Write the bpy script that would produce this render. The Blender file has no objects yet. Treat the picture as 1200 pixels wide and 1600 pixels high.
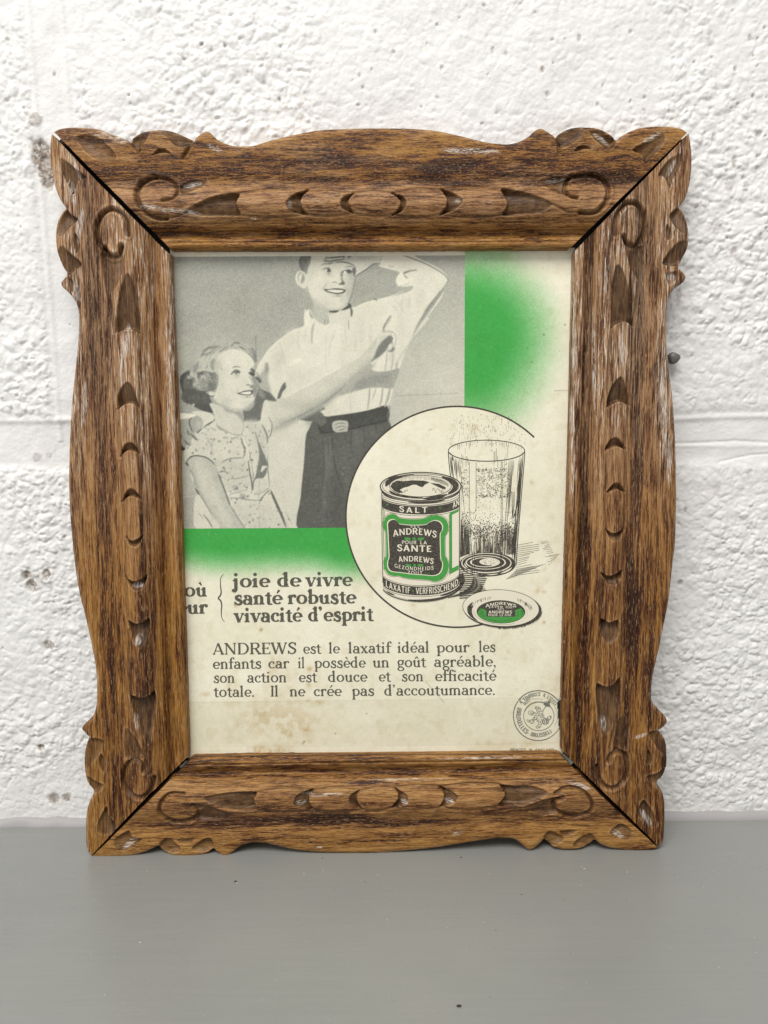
import bpy, math, random
import numpy as np
from mathutils import Vector
from mathutils.geometry import tessellate_polygon

random.seed(7)
rng = np.random.default_rng(7)
S = bpy.context.scene
COL = S.collection

# ------------------------------------------------------------------ camera
FPX = 1200.0
CAM = np.array([0.0028, -0.5639, 0.3423])
YAW, PITCH, ROLL = -0.0081, 0.1636, -0.0052
FRAME_H, LEAN = 0.5079, 0.0440


def cam_rot():
    a = math.pi / 2 - PITCH
    Rx = np.array([[1, 0, 0], [0, math.cos(a), -math.sin(a)], [0, math.sin(a), math.cos(a)]])
    Rz = np.array([[math.cos(YAW), -math.sin(YAW), 0], [math.sin(YAW), math.cos(YAW), 0], [0, 0, 1]])
    Rr = np.array([[math.cos(ROLL), -math.sin(ROLL), 0], [math.sin(ROLL), math.cos(ROLL), 0], [0, 0, 1]])
    return Rz @ Rx @ Rr


RC = cam_rot()
cd = bpy.data.cameras.new('camera')
cam = bpy.data.objects.new('camera', cd)
COL.objects.link(cam)
from mathutils import Matrix
M4 = Matrix.Identity(4)
for i in range(3):
    for j in range(3):
        M4[i][j] = RC[i, j]
    M4[i][3] = CAM[i]
cam.matrix_world = M4
cd.sensor_fit = 'AUTO'
cd.sensor_width = 36.0
cd.lens = FPX / 1600.0 * 36.0
cd.clip_start = 0.01
cd.clip_end = 50.0
S.camera = cam

# ------------------------------------------------------------------ light
W = bpy.data.worlds.new('World')
S.world = W
W.use_nodes = True
bg = W.node_tree.nodes['Background']
bg.inputs[0].default_value = (1.0, 0.985, 0.965, 1)
bg.inputs[1].default_value = 0.46


def area(name, loc, target, size, energy, color):
    l = bpy.data.lights.new(name, 'AREA')
    l.shape = 'RECTANGLE'
    l.size, l.size_y = size
    l.energy = energy
    l.color = color
    o = bpy.data.objects.new(name, l)
    COL.objects.link(o)
    o.location = loc
    d = Vector(target) - Vector(loc)
    o.rotation_euler = d.to_track_quat('-Z', 'Y').to_euler()
    return o


area('ceiling_lamp', (-0.38, -1.5, 2.45), (0, 0, 0.25), (1.6, 1.2), 69.0, (1.0, 0.98, 0.945))
area('window_lamp', (-1.5, -1.3, 0.9), (0, 0, 0.25), (1.0, 1.2), 8.0, (0.96, 0.98, 1.0))

S.view_settings.view_transform = 'Standard'
S.view_settings.look = 'None'
S.view_settings.exposure = 0.0
S.view_settings.gamma = 1.0
S.view_settings.use_curve_mapping = False
S.render.engine = 'CYCLES'
S.cycles.max_bounces = 6


# ------------------------------------------------------------------ geometry helpers
def rays(px, py):
    px = np.asarray(px, float)
    py = np.asarray(py, float)
    d = np.stack([(px - 600) / FPX, -(py - 800) / FPX, -np.ones_like(px)], -1)
    return d @ RC.T


def hit(px, py, p0, n):
    d = rays(px, py)
    t = ((p0 - CAM) @ n) / (d @ n)
    return CAM + d * t[..., None]


D0 = FRAME_H * math.sin(LEAN) + 0.004
CA, SA = math.cos(LEAN), math.sin(LEAN)
# frame local axes: x right, y towards the wall, z up along the leaning frame
FR = np.array([[1, 0, 0], [0, CA, SA], [0, -SA, CA]])   # world = FR @ local + FO
FO = np.array([0, -D0, 0.0])


def frame_xz(px, py, depth):
    """measured photo point -> (x, z) in the plane lying `depth` in front of the frame's back"""
    n = FR @ np.array([0, -1.0, 0])
    d = rays(px, py)
    t = ((FO - CAM) @ n + depth) / (d @ n)
    L = (CAM + d * t[..., None] - FO) @ FR
    return L[..., 0], L[..., 2]


def wall_xz(px, py):
    P = hit(px, py, np.zeros(3), np.array([0, -1.0, 0]))
    return P[..., 0], P[..., 2]


def shelf_xy(px, py):
    P = hit(px, py, np.zeros(3), np.array([0, 0, 1.0]))
    return P[..., 0], P[..., 1]


def link(name, me, parent=None):
    o = bpy.data.objects.new(name, me)
    COL.objects.link(o)
    if parent:
        o.parent = parent
    return o


def mesh_np(name, verts, faces, mats, parent=None, smooth=True, matidx=None):
    """faces: int array (n,4) or (n,3) or list of such arrays"""
    if not isinstance(faces, list):
        faces = [faces]
    me = bpy.data.meshes.new(name)
    verts = np.ascontiguousarray(verts, dtype=np.float32)
    me.vertices.add(len(verts))
    me.vertices.foreach_set('co', verts.ravel())
    loops = np.concatenate([f.ravel() for f in faces]).astype(np.int32)
    tot = np.concatenate([np.full(len(f), f.shape[1], np.int32) for f in faces])
    start = np.concatenate([[0], np.cumsum(tot)[:-1]]).astype(np.int32)
    me.loops.add(len(loops))
    me.loops.foreach_set('vertex_index', loops)
    me.polygons.add(len(tot))
    me.polygons.foreach_set('loop_start', start)
    me.polygons.foreach_set('loop_total', tot)
    me.polygons.foreach_set('use_smooth', np.full(len(tot), smooth, dtype=bool))
    if not isinstance(mats, (list, tuple)):
        mats = [mats]
    for m in mats:
        me.materials.append(m)
    if matidx is not None:
        me.polygons.foreach_set('material_index', np.asarray(matidx, np.int32))
    me.update(calc_edges=True)
    me.validate()
    return link(name, me, parent)


def attr(o, name, data, typ='FLOAT'):
    a = o.data.attributes.new(name, typ, 'POINT')
    d = np.ascontiguousarray(data, dtype=np.float32).ravel()
    if typ == 'FLOAT':
        a.data.foreach_set('value', d)
    elif typ == 'FLOAT_VECTOR':
        a.data.foreach_set('vector', d)
    else:
        a.data.foreach_set('color', d)


def grid_faces(nr, nc, flip=False):
    i = np.arange(nr - 1)[:, None] * nc + np.arange(nc - 1)[None, :]
    f = np.stack([i, i + 1, i + nc + 1, i + nc], -1).reshape(-1, 4)
    return f[:, ::-1] if flip else f


def catmull(pts, n=6, closed=False):
    p = np.asarray(pts, float)
    if closed:
        q = np.concatenate([p[-1:], p, p[:2]])
    else:
        q = np.concatenate([2 * p[:1] - p[1:2], p, 2 * p[-1:] - p[-2:-1]])
    out = []
    for k in range(1, len(q) - 2):
        a, b, c, d = q[k - 1], q[k], q[k + 1], q[k + 2]
        for t in np.linspace(0, 1, n, endpoint=False):
            out.append(0.5 * (2 * b + (c - a) * t + (2 * a - 5 * b + 4 * c - d) * t * t + (3 * b - a - 3 * c + d) * t ** 3))
    if not closed:
        out.append(q[-2])
    return np.array(out)


def sstep(a, b, x):
    t = np.clip((x - a) / (b - a), 0, 1)
    return t * t * (3 - 2 * t)


def seg_dist(X, Y, pts, closed=False):
    P = np.asarray(pts, float)
    Q = np.roll(P, -1, 0)
    if not closed:
        P, Q = P[:-1], Q[:-1]
    best = np.full(X.shape, 1e9)
    for (ax, ay), (bx, by) in zip(P, Q):
        dx, dy = bx - ax, by - ay
        l2 = dx * dx + dy * dy
        if l2 < 1e-12:
            continue
        t = np.clip(((X - ax) * dx + (Y - ay) * dy) / l2, 0, 1)
        best = np.minimum(best, (X - ax - t * dx) ** 2 + (Y - ay - t * dy) ** 2)
    return np.sqrt(best)


def inside(X, Y, pts):
    P = np.asarray(pts, float)
    r = np.zeros(X.shape, bool)
    Q = np.roll(P, -1, 0)
    for (ax, ay), (bx, by) in zip(P, Q):
        if ay == by:
            continue
        c = ((ay > Y) != (by > Y)) & (X < (bx - ax) * (Y - ay) / (by - ay) + ax)
        r ^= c
    return r


def poly_sd(X, Y, pts):
    d = seg_dist(X, Y, pts, True)
    return np.where(inside(X, Y, pts), d, -d)


_tab = rng.random((256, 256))


def vnoise(x, y, seed=0):
    x = np.asarray(x, float) + seed * 37.17
    y = np.asarray(y, float) + seed * 91.73
    ix = np.floor(x).astype(int)
    iy = np.floor(y).astype(int)
    fx, fy = x - ix, y - iy
    fx = fx * fx * fx * (fx * (fx * 6 - 15) + 10)
    fy = fy * fy * fy * (fy * (fy * 6 - 15) + 10)
    T = lambda a, b: _tab[(a + b * 7) & 255, (b + (a >> 8) * 31) & 255]
    return (T(ix, iy) * (1 - fx) + T(ix + 1, iy) * fx) * (1 - fy) + (T(ix, iy + 1) * (1 - fx) + T(ix + 1, iy + 1) * fx) * fy


def fbm(x, y, o=4, seed=0):
    r, a, s = 0.0, 0.5, 0.0
    for k in range(o):
        r = r + a * vnoise(x * 2 ** k, y * 2 ** k, seed + k)
        s += a
        a *= 0.5
    return r / s


def worley(x, y, seed=0):
    """F1, F2 and a random number of the nearest cell"""
    ix, iy = np.floor(x).astype(int), np.floor(y).astype(int)
    f1 = np.full(x.shape, 9.0)
    f2 = np.full(x.shape, 9.0)
    rid = np.zeros(x.shape)
    for dx in (-1, 0, 1):
        for dy in (-1, 0, 1):
            cx, cy = ix + dx, iy + dy
            r1 = _tab[(cx * 3 + seed * 11) & 255, (cy * 5 + 17 + seed) & 255]
            r2 = _tab[(cx * 7 + 91 + seed) & 255, (cy * 3 + seed * 5) & 255]
            r3 = _tab[(cx * 5 + 33) & 255, (cy * 7 + 3 + seed * 3) & 255]
            d = np.hypot(x - cx - r1, y - cy - r2)
            n = d < f1
            f2 = np.where(n, f1, np.minimum(f2, d))
            rid = np.where(n, r3, rid)
            f1 = np.where(n, d, f1)
    return f1, f2, rid


def lin(c):
    c = np.asarray(c, float) / 255.0
    return np.where(c <= 0.04045, c / 12.92, ((c + 0.055) / 1.055) ** 2.4)


# ------------------------------------------------------------------ material helpers
class NT:
    def __init__(self, name):
        self.m = bpy.data.materials.new(name)
        self.m.use_nodes = True
        self.t = self.m.node_tree
        self.b = self.t.nodes['Principled BSDF']

    def n(self, typ, **k):
        o = self.t.nodes.new(typ)
        for a, v in k.items():
            setattr(o, a, v)
        return o

    def l(self, a, b):
        self.t.links.new(a, b)

    def inp(self, sock, v):
        if hasattr(v, 'is_output') or hasattr(v, 'links'):
            self.l(v, sock)
        else:
            sock.default_value = v

    def attr(self, name):
        return self.n('ShaderNodeAttribute', attribute_name=name)

    def noise(self, vec, scale=5, detail=4, rough=0.55, dist=0.0):
        o = self.n('ShaderNodeTexNoise')
        self.l(vec, o.inputs['Vector'])
        o.inputs['Scale'].default_value = scale
        o.inputs['Detail'].default_value = detail
        o.inputs['Roughness'].default_value = rough
        o.inputs['Distortion'].default_value = dist
        return o.outputs['Fac']

    def mapv(self, vec, scale, loc=(0, 0, 0)):
        o = self.n('ShaderNodeMapping')
        self.l(vec, o.inputs['Vector'])
        o.inputs['Scale'].default_value = scale
        o.inputs['Location'].default_value = loc
        return o.outputs[0]

    def ramp(self, fac, stops):
        o = self.n('ShaderNodeValToRGB')
        self.l(fac, o.inputs[0])
        e = o.color_ramp.elements
        while len(e) < len(stops):
            e.new(0.5)
        for k, (p, c) in enumerate(stops):
            e[k].position = p
            e[k].color = (*c, 1) if len(c) == 3 else c
        return o.outputs[0]

    def rng(self, v, a, b, c=0.0, d=1.0):
        o = self.n('ShaderNodeMapRange')
        o.interpolation_type = 'SMOOTHSTEP'
        self.l(v, o.inputs[0])
        for k, q in enumerate((a, b, c, d)):
            o.inputs[k + 1].default_value = q
        return o.outputs[0]

    def math(self, op, a, b=0.0):
        o = self.n('ShaderNodeMath', operation=op)
        self.inp(o.inputs[0], a)
        self.inp(o.inputs[1], b)
        return o.outputs[0]

    def mix(self, f, a, b):
        o = self.n('ShaderNodeMix', data_type='RGBA')
        self.inp(o.inputs[0], f)
        for s, v in ((o.inputs[6], a), (o.inputs[7], b)):
            if isinstance(v, tuple):
                s.default_value = (*v, 1)
            else:
                self.l(v, s)
        return o.outputs[2]

    def bump(self, h, strength, dist):
        o = self.n('ShaderNodeBump')
        o.inputs['Strength'].default_value = strength
        o.inputs['Distance'].default_value = dist
        self.l(h, o.inputs['Height'])
        self.l(o.outputs[0], self.b.inputs['Normal'])


def plain(name, col, rough=0.6, metal=0.0, spec=0.5):
    k = NT(name)
    k.b.inputs['Base Color'].default_value = (*col, 1)
    k.b.inputs['Roughness'].default_value = rough
    k.b.inputs['Metallic'].default_value = metal
    k.b.inputs['Specular IOR Level'].default_value = spec
    return k.m


# painted block wall
k = NT('white_wall_paint')
tc = k.n('ShaderNodeTexCoord').outputs['Object']
dirt = k.attr('dirt').outputs['Fac']
cav = k.attr('crevice').outputs['Fac']
n1 = k.noise(tc, 9, 4)
n2 = k.noise(tc, 330, 3, 0.6)
base = k.mix(k.rng(n1, 0.35, 0.7), (0.785, 0.778, 0.766), (0.76, 0.748, 0.73))
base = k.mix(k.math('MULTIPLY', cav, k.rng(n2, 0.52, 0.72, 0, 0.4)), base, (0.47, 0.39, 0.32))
dcol = k.ramp(k.noise(tc, 260, 4, 0.65), [(0.3, (0.06, 0.045, 0.035)), (0.5, (0.25, 0.19, 0.14)), (0.7, (0.52, 0.47, 0.42))])
base = k.mix(k.math('MULTIPLY', dirt, k.rng(k.noise(tc, 420, 3), 0.3, 0.55, 0.35, 1.0)), base, dcol)
k.l(base, k.b.inputs['Base Color'])
k.b.inputs['Roughness'].default_value = 0.55
k.b.inputs['Specular IOR Level'].default_value = 0.35
k.bump(k.noise(tc, 600, 5, 0.6), 0.25, 0.0012)
M_WALL = k.m

# grey shelf paint
k = NT('grey_shelf_paint')
tc = k.n('ShaderNodeTexCoord').outputs['Object']
st = k.noise(k.mapv(tc, (3, 90, 1)), 4, 5, 0.6)
bl = k.noise(tc, 5, 3)
c = k.mix(k.rng(bl, 0.3, 0.7), (0.236, 0.243, 0.230), (0.262, 0.263, 0.246))
c = k.mix(k.rng(st, 0.35, 0.7, 0, 0.3), c, (0.285, 0.287, 0.268))
c = k.mix(k.rng(k.noise(tc, 130, 2), 0.74, 0.78, 0, 0.5), c, (0.40, 0.40, 0.38))
k.l(c, k.b.inputs['Base Color'])
k.l(k.rng(k.noise(tc, 14, 4), 0.3, 0.7, 0.24, 0.38), k.b.inputs['Roughness'])
k.bump(k.noise(k.mapv(tc, (12, 160, 1)), 3, 4), 0.12, 0.0008)
M_SHELF = k.m
M_CAULK = plain('lilac_grey_caulk', (0.36, 0.345, 0.345), 0.6)

# carved oak
k = NT('worn_carved_wood')
g = k.attr('grain').outputs['Vector']            # metres: along the grain, across it, rail offset
pale = k.attr('pale').outputs['Fac']
dark = k.attr('dark').outputs['Fac']
hol = k.attr('hollow').outputs['Fac']
rich = k.attr('rich').outputs['Fac']
s1 = k.noise(k.mapv(g, (42, 300, 60)), 1, 4, 0.6, 0.35)
s2 = k.noise(k.mapv(g, (105, 900, 60), (3, 1, 0)), 1, 4, 0.65, 0.4)
s3 = k.noise(k.mapv(g, (240, 1900, 60), (9, 1, 4)), 1, 3, 0.7)
big = k.noise(k.mapv(g, (14, 55, 60), (5, 2, 8)), 1, 4)
mixn = k.math('ADD', k.math('MULTIPLY', s1, 0.37), k.math('ADD', k.math('MULTIPLY', s2, 0.37), k.math('MULTIPLY', s3, 0.26)))
lift = k.math('ADD', mixn, k.math('MULTIPLY', k.math('SUBTRACT', big, 0.5), 0.28))
lift = k.math('SUBTRACT', lift, k.math('MULTIPLY', dark, 0.085))
wood = k.ramp(lift, [(0.38, (0.026, 0.009, 0.005)), (0.445, (0.085, 0.027, 0.009)), (0.475, (0.20, 0.086, 0.020)), (0.55, (0.32, 0.150, 0.034)), (0.64, (0.42, 0.225, 0.065))])
pink = k.ramp(lift, [(0.38, (0.040, 0.015, 0.008)), (0.445, (0.15, 0.060, 0.024)), (0.52, (0.30, 0.146, 0.060)), (0.63, (0.44, 0.242, 0.112))])
wood = k.mix(rich, pink, wood)
pf = k.math('MULTIPLY', pale, k.rng(k.math('ADD', k.math('MULTIPLY', s2, 0.6), k.math('MULTIPLY', s1, 0.4)), 0.42, 0.58))
wood = k.mix(k.math('MULTIPLY', pf, 0.72), wood, (0.49, 0.325, 0.19))
wf = k.math('MULTIPLY', k.rng(pale, 0.40, 0.85), k.rng(k.math('ADD', k.math('MULTIPLY', s3, 0.5), k.math('MULTIPLY', s2, 0.5)), 0.54, 0.60))
wood = k.mix(k.math('MULTIPLY', wf, 0.95), wood, (0.70, 0.64, 0.57))
s4 = k.noise(k.mapv(g, (420, 2600, 90), (2, 7, 1)), 1, 2, 0.6)
wood = k.mix(k.rng(s4, 0.58, 0.68, 0, 0.7), wood, (0.46, 0.30, 0.15))
wood = k.mix(k.rng(s4, 0.42, 0.33, 0, 0.7), wood, (0.045, 0.02, 0.011))
s5 = k.noise(k.mapv(g, (70, 2300, 90), (4, 2, 6)), 1, 2, 0.5)
wood = k.mix(k.rng(s5, 0.60, 0.66, 0, 0.75), wood, (0.030, 0.012, 0.007))
residue_glint = k.attr('residue_glint').outputs['Fac']  # pale residue together with varnish glints painted into the colour
wood0 = wood
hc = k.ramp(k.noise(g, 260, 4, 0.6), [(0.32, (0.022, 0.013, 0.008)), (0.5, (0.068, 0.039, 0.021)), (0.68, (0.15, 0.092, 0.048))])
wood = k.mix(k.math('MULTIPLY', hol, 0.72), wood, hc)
wood = k.mix(k.math('MULTIPLY', residue_glint, k.rng(k.math('ADD', k.math('MULTIPLY', s3, 0.6), k.math('MULTIPLY', s4, 0.4)), 0.45, 0.60, 0, 0.85)), wood, (0.66, 0.61, 0.55))
k.l(wood, k.b.inputs['Base Color'])
k.l(k.math('SUBTRACT', k.rng(s2, 0.3, 0.7, 0.38, 0.58), k.math('MULTIPLY', hol, 0.16)), k.b.inputs['Roughness'])
k.b.inputs['Specular IOR Level'].default_value = 0.2
k.bump(k.math('ADD', s2, k.math('MULTIPLY', s3, 0.6)), 0.4, 0.0010)
M_WOOD = k.m
M_BACK = plain('dark_backing_board', (0.02, 0.018, 0.016), 0.9)

# printed paper: colour sits in the sheet's own point colours, plus fibre noise
k = NT('printed_paper')
ca = k.attr('print').outputs['Color']
tc = k.n('ShaderNodeTexCoord').outputs['Object']
fib = k.rng(k.noise(tc, 900, 3, 0.6), 0.3, 0.7, 0.955, 1.03)
mm = k.n('ShaderNodeMix', data_type='RGBA', blend_type='MULTIPLY')
mm.inputs[0].default_value = 1
k.l(ca, mm.inputs[6])
cmb = k.n('ShaderNodeCombineColor')
for q in range(3):
    k.l(fib, cmb.inputs[q])
k.l(cmb.outputs[0], mm.inputs[7])
k.l(mm.outputs[2], k.b.inputs['Base Color'])
k.b.inputs['Roughness'].default_value = 0.6
k.b.inputs['Specular IOR Level'].default_value = 0.25
M_PAPER = k.m


def ink(name, col, var=0.25):
    k = NT(name)
    tc = k.n('ShaderNodeTexCoord').outputs['Object']
    f = k.rng(k.noise(tc, 1100, 3, 0.7), 0.35, 0.75, 0.0, var)
    c = k.mix(f, tuple(col), (0.55, 0.53, 0.42))
    k.l(c, k.b.inputs['Base Color'])
    k.b.inputs['Roughness'].default_value = 0.6
    k.b.inputs['Specular IOR Level'].default_value = 0.2
    return k.m


I_BLACK = ink('black_ink', lin((58, 54, 48)), 0.16)
I_TEXT = ink('grey_black_ink', lin((76, 74, 64)), 0.2)
I_GREEN = ink('green_ink', lin((62, 150, 62)), 0.12)
I_CREAM = ink('unprinted_cream', lin((226, 219, 198)), 0.05)
I_STAMP = ink('stamp_ink', lin((92, 94, 86)), 0.45)
M_METAL = plain('dull_clip_metal', (0.42, 0.47, 0.48), 0.4, 0.6)
M_NAIL = plain('weathered_nail_metal', (0.17, 0.165, 0.15), 0.55, 0.5)


def tag(o, **k):
    for a, v in k.items():
        o[a] = v


# ------------------------------------------------------------------ wall
def build_wall():
    def axis(lo, hi, fine0, fine1, st, coarse):
        a = np.arange(lo, fine0, coarse)
        b = np.arange(fine0, fine1, st)
        c = np.arange(fine1, hi + coarse, coarse)
        return np.concatenate([a, b, c])
    xs = axis(-0.62, 0.62, -0.318, 0.318, 0.00080, 0.004)
    zs = axis(-0.012, 0.95, -0.012, 0.652, 0.00080, 0.004)
    X, Z = np.meshgrid(xs, zs)
    # warp
    wx = X + 0.004 * (fbm(X * 90, Z * 90, 3, 3) - 0.5)
    wz = Z + 0.004 * (fbm(X * 90, Z * 90, 3, 9) - 0.5)

    def domes(sc, seed, keep):
        f1, f2, r = worley(wx * sc, wz * sc, seed)
        rad = 0.45 + 0.35 * r
        d = np.clip(1 - (f1 / rad) ** 2, 0, 1) ** 0.8
        e = sstep(0.0, 0.26, f2 - f1)
        return d * e * (r < keep), e
    d1, e1 = domes(88, 1, 0.80)
    d2, e2 = domes(150, 5, 0.74)
    d3, e3 = domes(270, 8, 0.65)
    rough = 0.00102 * d1 + 0.00088 * d2 + 0.00056 * d3
    broad = 0.0026 * (fbm(X * 32, Z * 32, 3, 20) - 0.5)
    # pits
    pf1, _, pr = worley(wx * 95, wz * 95, 31)
    pit = sstep(0.16, 0.05, pf1) * (pr > 0.55)
    # block joints, measured on the wall
    jz = float(wall_xz(60, 690)[1])
    jx = float(wall_xz(92, 300)[0])
    hb = 0.0175 + 0.004 * (fbm(X * 14, Z * 3, 2, 41) - 0.5)
    dz = np.abs(Z - jz + 0.003 * (fbm(X * 10, X * 0, 2, 50) - 0.5))
    jm = sstep(hb + 0.006, hb - 0.004, dz)
    dx = np.abs(X - jx + 0.003 * (fbm(Z * 10, Z * 0, 2, 60) - 0.5))
    jv = sstep(0.019, 0.011, dx) * (Z > jz)
    joint = np.maximum(jm, jv)
    # calmer paint patches: above and at the far left
    calm = sstep(0.40, 0.60, fbm(X * 9 + 3, Z * 9, 3, 70))
    topc = sstep(0.46, 0.60, Z) * 0.35
    amp = np.clip(1 - 0.55 * calm - topc, 0.25, 1) * (1 - 0.88 * joint)
    foot = sstep(0.016, 0.006, Z)
    amp = amp * (1 - 0.6 * foot)
    # tooled ridges beside the joints
    ridge = 0.0010 * np.exp(-((X - jx - 0.0105) / 0.0022) ** 2) * (Z > jz) + 0.0008 * np.exp(-((X - jx + 0.012) / 0.002) ** 2) * (Z > jz)
    ridge += 0.0011 * np.exp(-((Z - jz - hb + 0.003) / 0.0022) ** 2) + 0.0004 * np.exp(-((Z - jz + hb * 0.35) / 0.0014) ** 2) * sstep(0.2, 0.21, X)
    H = rough * amp + broad + ridge - 0.0013 * joint - 0.0012 * pit * amp
    H += 0.00035 * (fbm(X * 500, Z * 500, 3, 80) - 0.5)
    # crack at right below the joint
    cx, cz = wall_xz(np.array([1125., 1150, 1175, 1205]), np.array([722., 716, 711, 709]))
    cd_ = seg_dist(X, Z, np.stack([cx, cz], 1))
    H -= 0.0008 * np.exp(-(cd_ / 0.0007) ** 2)
    cx, cz = wall_xz(np.array([1050., 1100, 1150, 1205]), np.array([694., 692, 689, 692]))
    cd2 = seg_dist(X, Z, np.stack([cx, cz], 1))
    H -= 0.0007 * np.exp(-(cd2 / 0.0010) ** 2)
    # holes and bare patches
    dirt = np.zeros_like(X)

    def spot(px, py, r, depth, d, sq=1.0):
        x, z = wall_xz(np.array([float(px)]), np.array([float(py)]))
        q = np.hypot(X - x[0], (Z - z[0]) * sq) / (r * 0.00047)
        q = q * (0.7 + 0.6 * fbm(X * 420, Z * 420, 3, int(px) % 13))
        m = sstep(1.0, 0.6, q)
        nonlocal_H[0] -= depth * m
        np.maximum(dirt, m * d, out=dirt)
    nonlocal_H = [H]
    for a in [(64, 243, 17, .0014, .95, .6), (74, 268, 15, .0014, .95, .5), (55, 186, 11, -.001, .55, 1), (62, 640, 5, .0, .3, 1),
              (42, 898, 9, .0022, .85, 1), (50, 915, 9, .0026, .95, .7), (74, 897, 7, .002, .85, .7), (60, 905, 16, .0, .30, 1),
              (78, 1008, 10, .001, .65, 1), (66, 1003, 8, 0, .3, 1), (64, 1168, 6, .0018, .9, 1), (70, 1178, 9, .0, .35, 1),
              (84, 1248, 12, .0008, .8, 1), (104, 1246, 9, .0008, .75, 1), (90, 1282, 16, .0004, .7, 1.8), (112, 1284, 9, .0, .6, 1),
              (56, 714, 9, -.0004, .4, 1), (75, 712, 6, 0, .35, 1), (12, 62, 4, .001, .5, 1), (315, 70, 3, .0015, .8, 1), (352, 72, 3, .0015, .6, 1),
              (235, 262, 5, .001, .4, 2), (470, 165, 7, .0, .35, 1), (252, 170, 9, 0, .25, 1), (235, 168, 6, 0, .25, 1), (1130, 849, 3, .001, .7, 1),
              (1063, 911, 5, .0014, .6, 1), (1110, 893, 6, .0004, .3, .6), (1064, 1185, 10, .0, .2, 1), (1145, 1240, 12, 0, .3, 1.5), (1173, 1228, 8, 0, .3, 1),
              (1147, 395, 5, .001, .4, .5), (1140, 290, 8, .001, .35, .6), (1165, 292, 6, .0008, .3, .6), (1185, 210, 6, .001, .4, 1), (1147, 253, 4, .001, .6, .4),
              (1060, 462, 5, .0, .5, .35), (1115, 215, 4, .001, .4, .5), (905, 60, 3, .001, .5, .5), (1108, 55, 4, 0, .3, .3), (780, 170, 5, 0, .3, 1), (855, 148, 4, .001, .4, 1),
              (1178, 390, 7, .0006, .3, 1), (1120, 360, 7, .0004, .25, .6), (1090, 960, 4, 0, .25, 1), (1170, 740, 6, 0, .25, .5), (1120, 765, 7, .0004, .25, .5)]:
        spot(*a)
    for q in range(190):
        px, py = (random.uniform(0, 1200), random.uniform(0, 1270)) if q < 120 else (random.uniform(560, 1200), random.uniform(0, 420))
        spot(px, py, random.uniform(1.6, 3.6), .0009, random.uniform(.25, .7), random.uniform(.5, 1.3))
    H = nonlocal_H[0]
    lo = fbm(X * 160, Z * 160, 2, 90)
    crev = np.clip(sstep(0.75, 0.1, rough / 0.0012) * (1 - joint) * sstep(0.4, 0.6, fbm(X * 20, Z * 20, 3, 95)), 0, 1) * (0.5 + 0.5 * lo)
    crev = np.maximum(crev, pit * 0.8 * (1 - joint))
    V = np.stack([X, -H, Z], -1).reshape(-1, 3)
    o = mesh_np('wall', V, grid_faces(len(zs), len(xs)), M_WALL)
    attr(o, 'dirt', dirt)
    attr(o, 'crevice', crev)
    tag(o, kind='structure')


build_wall()

# ------------------------------------------------------------------ shelf
import bmesh


def bm_obj(name, bm, mat, parent=None, smooth=False):
    me = bpy.data.meshes.new(name)
    bmesh.ops.recalc_face_normals(bm, faces=bm.faces)
    bm.to_mesh(me)
    bm.free()
    for m in (mat if isinstance(mat, list) else [mat]):
        me.materials.append(m)
    for p in me.polygons:
        p.use_smooth = smooth
    return link(name, me, parent)


def box(bm, x0, x1, y0, y1, z0, z1):
    r = bmesh.ops.create_cube(bm, size=1)
    for v in r['verts']:
        v.co = Vector(((x0 + x1) / 2 + v.co.x * (x1 - x0), (y0 + y1) / 2 + v.co.y * (y1 - y0), (z0 + z1) / 2 + v.co.z * (z1 - z0)))
    return r['verts']


bm = bmesh.new()
box(bm, -0.62, 0.62, -0.34, 0.006, -0.03, 0.0)
bmesh.ops.bevel(bm, geom=[e for e in bm.edges if all(v.co.y < -0.3 for v in e.verts)], offset=0.004, segments=3, affect='EDGES')
shelf = bm_obj('shelf', bm, M_SHELF)
tag(shelf, kind='structure')

# uneven bead of paint and filler in the corner between shelf and wall
xs = np.linspace(-0.6, 0.6, 700)
prof = []
for i, x in enumerate(xs):
    lump = 0.0012 * (fbm(np.array([x * 60]), np.array([3.0]), 3, 12)[0] - 0.5) * (2.2 if x < -0.15 else 0.7)
    hh = 0.0052 + lump
    prof.append([(x, 0.003, hh + 0.0012), (x, -0.0016, hh), (x, -0.0036 + lump, hh * 0.6), (x, -0.0052 + lump, 0.0005), (x, -0.0052 + lump, -0.001)])
V = np.array(prof).reshape(-1, 3)
caulk = mesh_np('sealant_strip', V, grid_faces(len(xs), 5, True), M_CAULK)
tag(caulk, kind='structure')


def crumbs(name, pts, mat, label=None):
    bm = bmesh.new()
    for px, py, r in pts:
        x, y = shelf_xy(np.array([float(px)]), np.array([float(py)]))
        rr = r * 0.0005
        res = bmesh.ops.create_icosphere(bm, subdivisions=1, radius=rr)
        a = random.uniform(0.5, 1.6)
        for v in res['verts']:
            v.co = Vector((x[0] + v.co.x * a, y[0] + v.co.y / a * random.uniform(.7, 1.2), 0.00002 + rr * 0.45 + v.co.z * 0.45))
    o = bm_obj(name, bm, mat)
    tag(o, kind='stuff')
    return o


wl = [(230, 1361, 1.1), (219, 1473, 1.1), (913, 1358, 1.2), (980, 1363, 1.0), (590, 1368, .9), (475, 1365, .9), (505, 1360, .9), (370, 1380, .8)]
dk = [(368, 1378, 1.9), (717, 1573, 2.4), (720, 1340, 1.2), (504, 1341, 1.0), (815, 1398, .9)]
for q in range(40):
    wl.append((random.uniform(0, 1200), random.uniform(1345, 1590), random.uniform(.3, .75)))
for q in range(12):
    dk.append((random.uniform(0, 1200), random.uniform(1345, 1590), random.uniform(.3, .7)))
crumbs('pale_dust', wl, plain('white_dust', (0.6, 0.6, 0.57), 0.9))
crumbs('dark_dust', dk, plain('brown_dust', (0.04, 0.03, 0.025), 0.9))

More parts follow.
